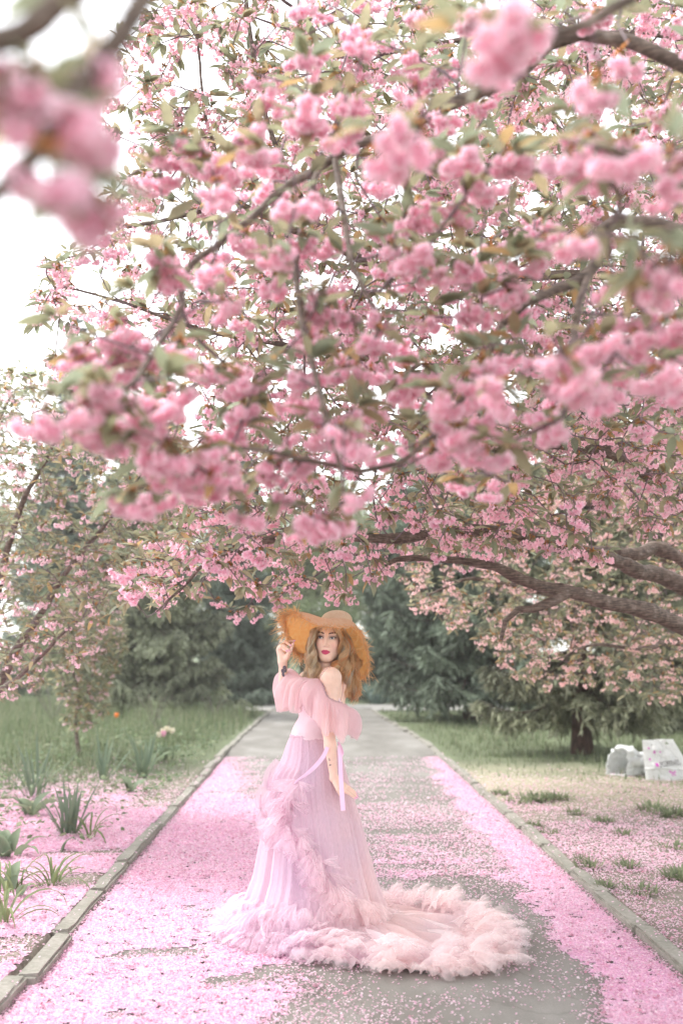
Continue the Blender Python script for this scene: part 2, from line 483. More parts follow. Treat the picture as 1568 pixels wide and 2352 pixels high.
M['carpet'] = solid('petal_layer', [(0.32, (0.62, 0.50, 0.58)), (0.5, (0.92, 0.86, 0.90)), (0.68, (1.06, 1.06, 1.08))], 90, 0.8, 0.9, 0.012, vcol=True, detail=4)
def petals():
    s = 0.03
    xs = np.arange(-5.2, 5.2, s); ys = np.arange(4.0, 14.0, s)
    X, Y = np.meshgrid(xs, ys)
    jx = R.normal(0, 0.007, X.shape); jy = R.normal(0, 0.007, X.shape)
    D = petal_density(X, Y)
    B_ = D.copy()
    for ax in (0, 1):
        for _ in range(2): B_ = (np.roll(B_, 1, ax) + B_ + np.roll(B_, -1, ax)) / 3
    Z = surf_z(X, Y) + 0.0008 + 0.006 * sstep(0.75, 1.0, B_) * (1 + 0.5 * vnoise(np.stack([X, Y], -1), 41, 2, 18))
    n = vnoise(np.stack([X, Y], -1), 42, 3, 6)
    C = np.array([0.79, 0.57, 0.69]) * (1 + 0.12 * n[..., None]) + 0.03 * vnoise(np.stack([X, Y], -1), 43, 2, 20)[..., None]
    # deeper, fresher pink in drifts
    dr = sstep(0.1, 0.5, vnoise(np.stack([X, Y], -1), 44, 3, 1.1))[..., None]
    C = C * (1 - dr) + C * np.array([1.0, 0.86, 0.95]) * dr
    q = gridq(len(ys), len(xs))
    Df = D.ravel(); ok = (Df[q].mean(1) > np.where(X.ravel()[q[:, 0]] > XR, 0.9, 0.76) + R.uniform(-0.2, 0.16, len(q)) + 0.1 * vnoise(np.stack([X.ravel()[q[:, 0]], Y.ravel()[q[:, 0]]], -1), 45, 2, 9)) & (R.random(len(q)) < 0.96)
    q = q[ok]
    V = np.stack([X + jx, Y + jy, Z], -1).reshape(-1, 3); C = C.reshape(-1, 3)
    used, inv = np.unique(q.ravel(), return_inverse=True)
    mk('petal_carpet', V[used], None, inv.reshape(-1, 4), M['carpet'], None, C[used], True, kind='stuff',
       label='thick drift of fallen pink cherry petals over path and verges', category='petals')
    # single petals
    N = 900000
    x = R.uniform(-5.0, 5.0, N); y = 4.15 + 10.5 * R.random(N) ** 1.35
    d = petal_density(x, y)
    fr = proj(np.stack([x, y, 0 * x], -1)); vis = (fr[:, 0] > -60) & (fr[:, 0] < 1630) & (fr[:, 1] < 2420)
    k = (R.random(N) < np.clip(d, 0, 1) ** 1.15 * 0.60) & vis
    x, y = x[k], y[k]; n = len(x)
    TV = np.array([(-0.5, 0, 0.1), (0.12, -0.44, 0.22), (0.5, 0, 0.16), (0.12, 0.44, 0.22), (0.05, 0, -0.02)])
    TT = np.array([(0, 1, 4), (1, 2, 4), (2, 3, 4), (3, 0, 4)])
    Mx = rotmats(n, 0.75) * (R.uniform(0.010, 0.023, n) * (0.8 + 0.2 * (y > 7)) * (1 + 0.04 * (y - 5)))[:, None, None]
    pos = np.stack([x, y, surf_z(x, y) + 0.008 + 0.012 * petal_density(x, y) * R.random(n)], -1)
    tint = PINKS[R.choice(6, n, p=[0.29, 0.25, 0.13, 0.17, 0.11, 0.05])] * R.uniform(0.9, 1.08, (n, 1))
    V, T, Q, C = inst(TV, TT, None, pos, Mx, np.ones((5, 3)), tint)
    print('petals', n)
    mk('fallen_petals', V, T, Q, M['petal'], None, C, False, kind='stuff',
       label='scattered single pink cherry petals lying on the path', category='petals')
petals()

# ================================================================== grass
def grass():
    N = 190000
    x = R.uniform(-11, 11, N); y = 7.0 + 21 * R.random(N) ** 1.3
    g = green_at(x, y)
    clump = sstep(0.05, 0.5, vnoise(np.stack([x, y], -1), 61, 3, 2.2))
    p = g * (0.30 + 0.70 * clump) + (1 - g) * 0.16 * clump * sstep(8, 10.5, y)
    ok = ((x < kL(y) - 0.2) | (x > kR(y) + 0.2)) & ((y < 25.2) | (y > 28.7) | (np.abs(x - 0.7) > 4.6))
    p = p * np.where(np.abs(x - 0.2) < 1.9, 0.5, 1)
    p = p * np.where((x < -1.2) & (x > -2.1) & (y < 17), 0.25, 1)
    fr = proj(np.stack([x, y, 0 * x], -1)); vis = (fr[:, 0] > -120) & (fr[:, 0] < 1690)
    k = (R.random(N) < p) & ok & vis
    x, y = x[k], y[k]; n = len(x)
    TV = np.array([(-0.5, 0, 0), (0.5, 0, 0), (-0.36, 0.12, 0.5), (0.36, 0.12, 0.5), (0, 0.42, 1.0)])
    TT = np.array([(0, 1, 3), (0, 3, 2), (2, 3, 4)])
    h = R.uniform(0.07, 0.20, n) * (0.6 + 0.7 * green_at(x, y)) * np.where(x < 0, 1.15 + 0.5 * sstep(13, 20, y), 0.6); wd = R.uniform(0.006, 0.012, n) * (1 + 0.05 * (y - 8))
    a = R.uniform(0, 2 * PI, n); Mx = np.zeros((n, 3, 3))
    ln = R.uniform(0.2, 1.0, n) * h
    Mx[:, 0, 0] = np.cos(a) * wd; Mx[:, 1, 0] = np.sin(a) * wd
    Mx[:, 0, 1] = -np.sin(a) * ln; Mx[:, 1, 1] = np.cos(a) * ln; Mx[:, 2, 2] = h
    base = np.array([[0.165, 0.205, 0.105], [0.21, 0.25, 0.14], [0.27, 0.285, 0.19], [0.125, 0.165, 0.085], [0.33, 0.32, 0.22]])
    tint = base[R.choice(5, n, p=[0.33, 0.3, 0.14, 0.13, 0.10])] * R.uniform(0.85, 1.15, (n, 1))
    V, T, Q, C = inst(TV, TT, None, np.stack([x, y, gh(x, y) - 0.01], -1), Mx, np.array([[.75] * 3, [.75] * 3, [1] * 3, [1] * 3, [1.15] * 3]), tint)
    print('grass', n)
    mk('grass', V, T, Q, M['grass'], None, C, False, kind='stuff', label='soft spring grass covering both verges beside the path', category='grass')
grass()

# ================================================================== low broad-leaved weeds (nobody could count them)
def weeds():
    N = 44000
    x = R.uniform(-6, 6, N); y = R.uniform(5.2, 20, N)
    n1 = vnoise(np.stack([x, y], -1), 71, 3, 1.6)
    left = (x < -1.62) * sstep(-0.1, 0.3, n1 + 0.2 * sstep(8, 10, y)) * sstep(6.8, 9.0, y - 0.8 * (x + 2)) * 0.75
    strip = (x < -1.75) * (x > -3.4) * sstep(13, 15, y) * 0.6
    right = (x > 1.95) * sstep(0.22, 0.42, n1) * sstep(6, 8, y) * sstep(14, 11, y) * 0.32
    k = R.random(N) < np.maximum(np.maximum(left, strip), right)
    x, y = x[k], y[k]; n = len(x)
    TV = np.array([(0, 0, 0), (0.42, 0.4, 0.12), (0.3, 0.85, 0.1), (0, 1.1, 0.0), (-0.3, 0.85, 0.1), (-0.42, 0.4, 0.12), (0, 0.5, 0.0)])
    TT = np.array([(0, 1, 6), (1, 2, 6), (2, 3, 6), (3, 4, 6), (4, 5, 6), (5, 0, 6)])
    sc = R.uniform(0.025, 0.065, n) * np.where(x > 0, 0.6, 1.0)
    Mx = rotmats(n, 0.9) * sc[:, None, None]
    h = R.uniform(0.01, 0.10, n) * np.where(y > 13, 1.8, 1) * np.where(x > 0, 0.4, 1)
    base = np.array([[0.17, 0.23, 0.12], [0.22, 0.28, 0.15], [0.14, 0.20, 0.11], [0.28, 0.31, 0.19]])
    tint = base[R.integers(0, 4, n)] * R.uniform(0.8, 1.15, (n, 1))
    V, T, Q, C = inst(TV, TT, None, np.stack([x, y, gh(x, y) + h], -1), Mx, np.ones((7, 3)), tint)
    mk('ground_cover', V, T, Q, M['grass'], None, C, True, kind='stuff', label='low leafy weeds creeping through the petals on the verges', category='ground cover')
weeds()

# ================================================================== strap-leaved plants, tulips
def strap_mesh(name, L, wd, bend, twist, col, seed, tip=0.9):
    rg = np.random.default_rng(seed); n = 9
    t = np.linspace(0, 1, n)
    ang = bend * t ** 1.4
    ds = L / (n - 1)
    y = np.concatenate([[0], np.cumsum(np.sin(ang[1:]) * ds)]); z = np.concatenate([[0], np.cumsum(np.cos(ang[1:]) * ds)])
    wv = wd * np.minimum(1, 0.55 + t * 1.6) * np.clip((1 - t) / (1 - tip * 0.75), 0.04, 1) ** 0.8
    V = []
    for i in range(n):
        c, s = math.cos(twist * t[i]), math.sin(twist * t[i])
        for u, fold in ((-1, 0.22), (0, 0), (1, 0.22)):
            V.append((u * wv[i] * 0.5 * c, y[i] + u * wv[i] * 0.5 * s - fold * wv[i] * math.cos(ang[i]), z[i] + fold * wv[i] * math.sin(ang[i])))
    C = np.array(col)[None] * np.repeat(np.linspace(0.9, 1.12, n), 3)[:, None]
    return mesh_data(name, V, None, gridq(n, 3), C, True, (M['grass'],))
IRIS = [strap_mesh('leaf', L, 0.026, b, tw, c, i) for i, (L, b, tw, c) in enumerate([
    (0.40, 0.25, 0.3, (0.17, 0.225, 0.155)), (0.48, 0.45, -0.4, (0.19, 0.245, 0.165)), (0.34, 0.9, 0.5, (0.20, 0.255, 0.165)), (0.52, 0.15, 0.2, (0.16, 0.215, 0.15)), (0.42, 1.5, 0.6, (0.21, 0.27, 0.165))])]
ARCH = [strap_mesh('leaf', L, 0.017, b, tw, c, 20 + i) for i, (L, b, tw, c) in enumerate([
    (0.40, 2.0, 0.5, (0.19, 0.23, 0.10)), (0.34, 1.6, -0.4, (0.20, 0.25, 0.12)), (0.46, 2.3, 0.6, (0.17, 0.22, 0.10)), (0.30, 1.2, 0.3, (0.21, 0.26, 0.13))])]
BROAD = [strap_mesh('leaf', L, 0.085, b, tw, c, 30 + i, 0.75) for i, (L, b, tw, c) in enumerate([
    (0.26, 1.2, 0.5, (0.21, 0.27, 0.175)), (0.30, 1.6, -0.5, (0.24, 0.30, 0.19)), (0.22, 0.8, 0.3, (0.19, 0.25, 0.155))])]
BLUE = [strap_mesh('leaf', L, 0.05, b, tw, c, 40 + i, 0.8) for i, (L, b, tw, c) in enumerate([
    (0.55, 1.1, 0.5, (0.20, 0.27, 0.24)), (0.62, 1.5, -0.5, (0.24, 0.31, 0.28)), (0.5, 0.7, 0.3, (0.17, 0.24, 0.20))])]
def strap_plant(name, loc, kinds, n, spread, label, cat, group, scale=1.0, lean=0.35):
    root = empty(name, (loc[0], loc[1], float(gh(loc[0], loc[1])) - 0.005), label, cat, group)
    for i in range(n):
        a = R.uniform(0, 2 * PI); r = spread * math.sqrt(R.random())
        l = ob('leaf', kinds[int(R.integers(0, len(kinds)))], root, (r * math.cos(a), r * math.sin(a), 0))
        l.rotation_euler = (-R.uniform(0.0, lean) * (0.3 + r / spread), R.normal() * 0.08, a - PI / 2 + R.normal() * 0.5)
        s = scale * R.uniform(0.75, 1.15); l.scale = (s * R.uniform(0.85, 1.2), s, s)
    return root
G = 'strap-leaved plants on the left verge'
for (px, py), kinds, n, sp, sc, lean, lab in [
    ((158, 1925), IRIS[:4], 26, 0.07, 0.92, 0.5, 'upright tuft of blue-green iris leaves rising from the petals near left kerb'),
    ((205, 1935), ARCH, 14, 0.05, 0.9, 0.6, 'thin arching grass-like leaves right beside the upright iris tuft'),
    ((330, 1790), IRIS, 24, 0.09, 1.15, 0.5, 'dark green iris tuft closest to the white tulips'),
    ((78, 1838), IRIS, 26, 0.10, 1.15, 0.6, 'big iris tuft by the left edge below the young cherry'),
    ((240, 1800), IRIS, 16, 0.08, 1.05, 0.5, 'slender iris tuft to the right of the young cherry stem'),
    ((300, 1828), BROAD, 5, 0.03, 1.1, 0.6, 'single broad folded leaf clump below the iris tufts'),
    ((70, 1885), BROAD, 5, 0.05, 1.1, 0.6, 'broad tulip-like leaves in front of the big iris tuft'),
    ((22, 1975), BROAD, 9, 0.09, 1.0, 0.9, 'broad glossy leaves drooping at the left picture edge'),
    ((118, 2048), ARCH, 26, 0.06, 0.85, 0.9, 'flopped clump of thin arching leaves lying on the petals'),
    ((22, 2070), ARCH + BROAD[:1], 26, 0.12, 0.95, 0.9, 'tangle of arching strap leaves at the left picture edge'),
    ((10, 2135), ARCH, 14, 0.05, 1.0, 0.9, 'lowest clump of strap leaves in the left corner on petals'),
    ((140, 1965), BROAD, 2, 0.02, 0.5, 0.9, 'lone small curled leaf standing among petals')]:
    g = gnd(px, py)
    strap_plant('strap_leaf_plant', g, kinds, n, sp, lab, 'plant', G, sc, lean)
for (px, py), lab in [((450, 1622), 'pale blue-green leafy clump in front of the left spruce trunk'), ((70, 1592), 'pale blue-green leaf clump near the far lane at left'), ((20, 1600), 'pale leaf clump cut by the left picture edge'),
                      ((270, 1610), 'pale arching leaf clump left of the spruce trunk'), ((868, 1618), 'pale bluish spiky plant at the far end of the path')]:
    g = gnd(px, py)
    strap_plant('spiky_plant', g, BLUE, 30, 0.25, lab, 'plant', 'pale spiky plants far back', 1.5, 0.7)

M['tulip_w'] = solid('tulip_cream', [(0.3, (0.72, 0.66, 0.48)), (0.7, (0.85, 0.80, 0.66))], 20, 0.5, 0.1)
M['tulip_p'] = solid('tulip_pink', [(0.3, (0.75, 0.30, 0.45)), (0.7, (0.85, 0.5, 0.6))], 20, 0.5, 0.1)
M['tulip_o'] = solid('tulip_orange', [(0.3, (0.80, 0.20, 0.05)), (0.7, (0.9, 0.32, 0.08))], 20, 0.5, 0.1)
M['stem'] = solid('flower_stem', [(0.3, (0.11, 0.17, 0.07)), (0.7, (0.16, 0.22, 0.09))], 30, 0.6, 0.1)
def tulip(px, py, headpy, mat, lab, k=0):
    g = gnd(px, py); hd = at(px + R.normal() * 2, headpy, g[1])
    z0 = float(gh(g[0], g[1]))
    root = empty('tulip', (g[0], g[1], z0), lab, 'tulip', 'tulips on the left verge')
    H = hd[2] - z0
    P = crom([(0, 0, 0), (0.01, 0.0, H * 0.5), (hd[0] - g[0], 0, H)], 8)
    V, T, Q = tube(P, 0.006, 6); mk('stem', V, T, Q, M['stem'], root, None, True)
    b = MB()
    for i in range(6):
        a = i / 6 * 2 * PI; rr = 0.036 if i % 2 else 0.032
        u = np.linspace(-1, 1, 5); t = np.linspace(0, 1, 7)
        U, TT_ = np.meshgrid(u, t)
        rad = rr * np.sin(np.clip(TT_ * 0.62 + 0.12, 0, 1) * PI) * 1.05 + 0.004
        th = a + U * 0.62 * np.sin(np.clip(TT_ * 0.8 + 0.12, 0, 1) * PI) ** 0.7
        b.add(np.stack([rad * np.cos(th), rad * np.sin(th), TT_ * 0.085 - 0.012 * U * U * TT_], -1), None, gridq(7, 5))
    b.build('flower', mat, root, True, None).location = tuple(P[-1])
    for j in range(3):
        l = ob('leaf', BROAD[j], root, (0, 0, 0)); l.rotation_euler = (-0.25, 0, R.uniform(0, 6.28)); l.scale = (0.7, 0.9, 1.1)
tulip(363, 1752, 1694, M['tulip_w'], 'leftmost cream tulip of the small group by the left kerb')
tulip(372, 1748, 1686, M['tulip_w'], 'cream tulip second from the left in the small group')
tulip(377, 1752, 1692, M['tulip_p'], 'pink-tinged tulip in the middle of the cream tulips')
tulip(384, 1746, 1681, M['tulip_w'], 'tallest cream tulip of the group by the left kerb')
tulip(397, 1748, 1685, M['tulip_w'], 'rightmost cream tulip of the small group')
tulip(273, 1700, 1648, M['tulip_o'], 'single orange tulip in the grass left of the spruce')
for i, (px, py) in enumerate([(204, 1792), (192, 1797), (215, 1788)]):
    pass
# tufts of grass standing in the petals on the right verge
def tuft_mesh(n, seed):
    rg = np.random.default_rng(seed); b = MB()
    for j in range(n):
        a = rg.uniform(0, 2 * PI); r = 0.08 * math.sqrt(rg.random()); L = rg.uniform(0.05, 0.13); bd = rg.uniform(0.2, 1.3)
        t = np.linspace(0, 1, 4); ang = bd * t
        rad = r + np.concatenate([[0], np.cumsum(np.sin(ang[1:]) * L / 3)]); z = np.concatenate([[0], np.cumsum(np.cos(ang[1:]) * L / 3)])
        o = a + rg.normal() * 0.6; wv = 0.0055 * np.array([0.8, 1, 0.7, 0.08])
        cx = r * math.cos(a) + (rad - r) * math.cos(o); cy = r * math.sin(a) + (rad - r) * math.sin(o)
        V = np.stack([np.stack([cx - wv * math.sin(o), cy + wv * math.cos(o), z], -1), np.stack([cx + wv * math.sin(o), cy - wv * math.cos(o), z], -1)], 1)
        b.add(V, None, gridq(4, 2), np.array([(0.19, 0.225, 0.13), (0.23, 0.27, 0.15), (0.16, 0.195, 0.11), (0.29, 0.31, 0.20)][int(rg.integers(0, 4))]) * rg.uniform(0.85, 1.1))
    return b.data('grass_tuft', M['grass'])
TUFTS = [tuft_mesh(60, 80), tuft_mesh(80, 81), tuft_mesh(45, 82), tuft_mesh(110, 83)]
for i, (px, py, sc, n) in enumerate([(1352, 2005, 1.0, 34), (1230, 1845, 1.6, 60), (1190, 1850, 1.3, 40), (1275, 1842, 1.3, 40), (1500, 1868, 1.8, 60), (1545, 1880, 1.6, 50), (1258, 1925, 0.9, 26), (1225, 1908, 0.7, 20), (1335, 1990, 0.7, 20),
                              (1440, 2005, 0.9, 26), (1470, 2062, 1.0, 34), (1408, 2110, 0.9, 30), (1432, 1930, 0.8, 24), (1385, 1900, 0.9, 26), (1550, 1960, 1.2, 36), (1560, 2030, 1.1, 30), (1320, 1880, 0.8, 24), (1150, 1832, 0.9, 26), (1255, 2022, 0.8, 20), (1390, 2052, 0.6, 16)]):
    g = gnd(px, py)
    where = ['nearest the right kerb', 'largest under the spruce side', 'left of the largest tuft', 'right of the largest tuft', 'tall by the printed bag', 'at right picture edge', 'small in thin petals', 'tiny close to the kerb', 'tiny beside the kerb tuft',
             'middle of the right verge', 'in the bare soil patch', 'lowest on the right verge', 'back middle of verge', 'back of verge', 'dense at the far right', 'far right lower', 'small back by kerb', 'by the kerb bend', 'growing against the kerb stones', 'tiny in the thick petals'][i]
    o = ob('grass_tuft', TUFTS[i % 4], None, (g[0], g[1], float(gh(g[0], g[1])) - 0.005), label='green grass tuft poking through petals, ' + where, category='grass tuft', group='grass tufts on the right verge')
    o.rotation_euler = (0, 0, R.uniform(0, 6.28)); o.scale = (sc * 1.25, sc * R.uniform(0.9, 1.4), 0.45 + 0.25 * sc)
# ================================================================== CHERRY TREES
def flower_template(np_, seed, lo=False):
    """a double cherry flower: a pom-pom of bent petals, stalk side up (+z), about 4.6 cm across"""
    rg = np.random.default_rng(seed); b = MB()
    n = np_
    i = np.arange(n); ph = i * 2.39996
    th = np.linspace(0.25, 1.75, n)                        # polar angle from -z (hanging face) to the rim
    for k in range(n):
        d = np.array([math.sin(th[k]) * math.cos(ph[k]), math.sin(th[k]) * math.sin(ph[k]), -math.cos(th[k])])
        d = unit(d + rg.normal(0, 0.12, 3)); L = rg.uniform(0.019, 0.025)
        s = unit(np.cross(d, rg.normal(0, 1, 3))); nrm = np.cross(s, d)
        wd = rg.uniform(0.0085, 0.012)
        p0 = d * 0.004; p1 = d * L * 0.62 + nrm * 0.0015; p2 = d * L + nrm * rg.uniform(-0.006, 0.006)
        deep = np.array([0.88, 0.48, 0.62]); pale = np.array([0.94, 0.755, 0.84]) if rg.random() < 0.65 else np.array([0.94, 0.83, 0.87])
        if lo:
            V = [p0, p1 - s * wd, p2, p1 + s * wd]
            b.add(V, None, [(0, 1, 2, 3)], [deep, deep * 0.4 + pale * 0.6, pale, deep * 0.4 + pale * 0.6])
        else:
            V = [p0, p1 - s * wd, p2 - s * wd * 0.55 + nrm * 0.002, p2 * 0.97, p2 + s * wd * 0.55 + nrm * 0.002, p1 + s * wd, p1 - nrm * 0.0025]
            m_ = deep * 0.45 + pale * 0.55
            b.add(V, [(0, 1, 6), (1, 2, 6), (2, 3, 6), (3, 4, 6), (4, 5, 6), (5, 0, 6)], None, [deep, m_, pale, pale, pale, m_, deep * 0.6 + pale * 0.4])
    return b.get()
def stalk(b, p, q, r, col, sides=3):
    t = unit(q - p); a, c = frames(t[None]); a, c = a[0], c[0]
    th = np.arange(sides) / sides * 2 * PI
    ring = a[None] * np.cos(th)[:, None] + c[None] * np.sin(th)[:, None]
    V = np.vstack([p + ring * r, q + ring * r * 0.8])
    b.add(V, None, gridq(2, sides, True), col)
FL_HI = [flower_template(20, i) for i in range(3)]
FL_MD = [flower_template(15, 10 + i, True) for i in range(3)]
FL_LO = [flower_template(9, 20 + i, True) for i in range(2)]
ORNG = np.array([0.36, 0.17, 0.06]); GRN = np.array([0.21, 0.23, 0.10]); BRNZ = np.array([0.33, 0.21, 0.09])
def cluster_template(nf, fl, seed, spread=0.048, drop=0.055, tint=(1, 1, 1)):
    """flowers hanging from one spur; origin at the spur, hanging along -z"""
    rg = np.random.default_rng(seed); b = MB()
    for k in range(nf):
        a = k * 2.4 + rg.uniform(-0.5, 0.5); r = spread * math.sqrt((k + 0.4) / nf) * rg.uniform(0.85, 1.1)
        q = np.array([r * math.cos(a), r * math.sin(a), -drop * rg.uniform(0.65, 1.1) + 0.5 * r * rg.uniform(-0.4, 0.6)])
        stalk(b, np.array([0, 0, 0.0]), q * 0.86, 0.0011, GRN)
        V, T, Q, C = fl[int(rg.integers(0, len(fl)))]
        ax = unit(-q + np.array([0, 0, 0.02])); m = basis(unit(np.cross(ax, rg.normal(0, 1, 3)))[None], ax[None])[0] * rg.uniform(0.88, 1.18)
        b.add(V @ m.T + q, T, Q, C * np.array(tint) * rg.uniform(0.92, 1.06))
    for k in range(9):                                      # bracts and bud scales at the spur
        d = unit(rg.normal(0, 1, 3) * (1, 1, 0.5)); s = unit(np.cross(d, (0.2, 0.1, 1)))
        b.add([d * 0.002 - s * 0.005, d * rg.uniform(0.02, 0.034) + (0, 0, -0.004), d * 0.002 + s * 0.005], [(0, 1, 2)], None, ORNG * rg.uniform(0.9, 1.8))
    return b
def shares(fl, n, nf, base, tint=(1, 1, 1)):
    return [cluster_template(int(nf + (i % 3) - 1), fl, base + i, tint=tint) for i in range(n)]
CL_HI = shares(FL_HI, 5, 7, 100)
CL_SM = [cluster_template(2 + i % 2, FL_HI, 170 + i, 0.022, 0.04) for i in range(3)]
CL_MD = shares(FL_MD, 6, 6, 120)
CL_LO = shares(FL_LO, 5, 5, 140, (1.02, 1.0, 0.97))
CL_PALE = shares(FL_LO, 5, 4, 150, (1.03, 1.10, 1.03))
CL_SAL = shares(FL_LO, 5, 4, 160, (1.03, 1.10, 0.93))
for s_, nm in ((CL_SM, 'sm'), (CL_HI, 'hi'), (CL_MD, 'md'), (CL_LO, 'lo'), (CL_PALE, 'pale'), (CL_SAL, 'sal')):
    for t_ in s_: t_.me = t_.data('blossom_cluster', M['petal']); t_.arr = t_.get()
def leaf_template(col, seed, fold=0.25, droop=0.5, hi=True):
    """pointed oval cherry leaf, 1 long, along +y, hanging a little"""
    rg = np.random.default_rng(seed)
    t = np.array([0, 0.12, 0.35, 0.6, 0.82, 1.0]) if hi else np.array([0, 0.3, 0.65, 1.0])
    wv = 0.19 * np.sin(np.clip(t * 0.93 + 0.04, 0, 1) ** 0.8 * PI); wv[0] = 0.012; wv[-1] = 0.004
    y = t * math.cos(droop * 0.4); z = -droop * t ** 2 * 0.5
    V = []
    for i in range(len(t)):
        for u in (-1, 0, 1): V.append((u * wv[i], y[i], z[i] + abs(u) * fold * wv[i]))
    C = np.array(col)[None] * np.repeat(np.linspace(0.92, 1.08, len(t)), 3)[:, None]
    return np.array(V), None, gridq(len(t), 3), C
LCOLS = [(0.29, 0.295, 0.185), (0.34, 0.315, 0.205), (0.26, 0.285, 0.19), (0.40, 0.325, 0.20), (0.28, 0.315, 0.225), (0.46, 0.31, 0.15), (0.32, 0.305, 0.20)]
LEAVES = [leaf_template(c, i, 0.22 + 0.05 * (i % 3), 0.25 + 0.2 * (i % 4)) for i, c in enumerate(LCOLS)]
LEAF_ME = [mesh_data('leaf', v, None, q, c, True, (M['leaf'],)) for v, _, q, c in LEAVES]
LEAVES_LO = [leaf_template(c, i, 0.3, 0.4, False) for i, c in enumerate(LCOLS)]
LP = np.array([0.22, 0.20, 0.17, 0.12, 0.14, 0.04, 0.11])

def fallen_blossoms():
    n = 420; x = R.uniform(-4, 4, n * 6); y = 4.4 + 8 * R.random(n * 6) ** 1.3
    k = np.where(R.random(n * 6) < petal_density(x, y) ** 2)[0][:n]; x, y = x[k], y[k]; b = MB()
    for j in range(3):
        s_ = np.where(np.arange(len(x)) % 3 == j)[0]; TV, TT, TQ, TC = FL_MD[j]
        b.add(*inst(TV * np.array([1, 1, 0.55]), TT, TQ, np.stack([x[s_], y[s_], surf_z(x[s_], y[s_]) + 0.014], -1), rotmats(len(s_), 0.8) * R.uniform(0.55, 0.95, len(s_))[:, None, None], TC, np.clip(R.uniform(0.62, 1.0, (len(s_), 1)) * np.array([1.0, 0.92, 0.95]), 0, 1)))
    b.build('fallen_blossoms', M['petal'], None, False, kind='stuff', label='whole pink blossoms dropped among the loose petals', category='petals')
fallen_blossoms()
def thin_out(P, dmin):
    keep = []; cell = {}
    for p in P:
        k = tuple(np.floor(p / dmin).astype(int)); ok = True
        for dx in (-1, 0, 1):
            for dy in (-1, 0, 1):
                for dz in (-1, 0, 1):
                    for q in cell.get((k[0] + dx, k[1] + dy, k[2] + dz), ()):
                        if (p[0] - q[0]) ** 2 + (p[1] - q[1]) ** 2 + (p[2] - q[2]) ** 2 < dmin * dmin: ok = False; break
                    if not ok: break
                if not ok: break
            if not ok: break
        if ok: cell.setdefault(k, []).append(p); keep.append(p)
    return np.array(keep)
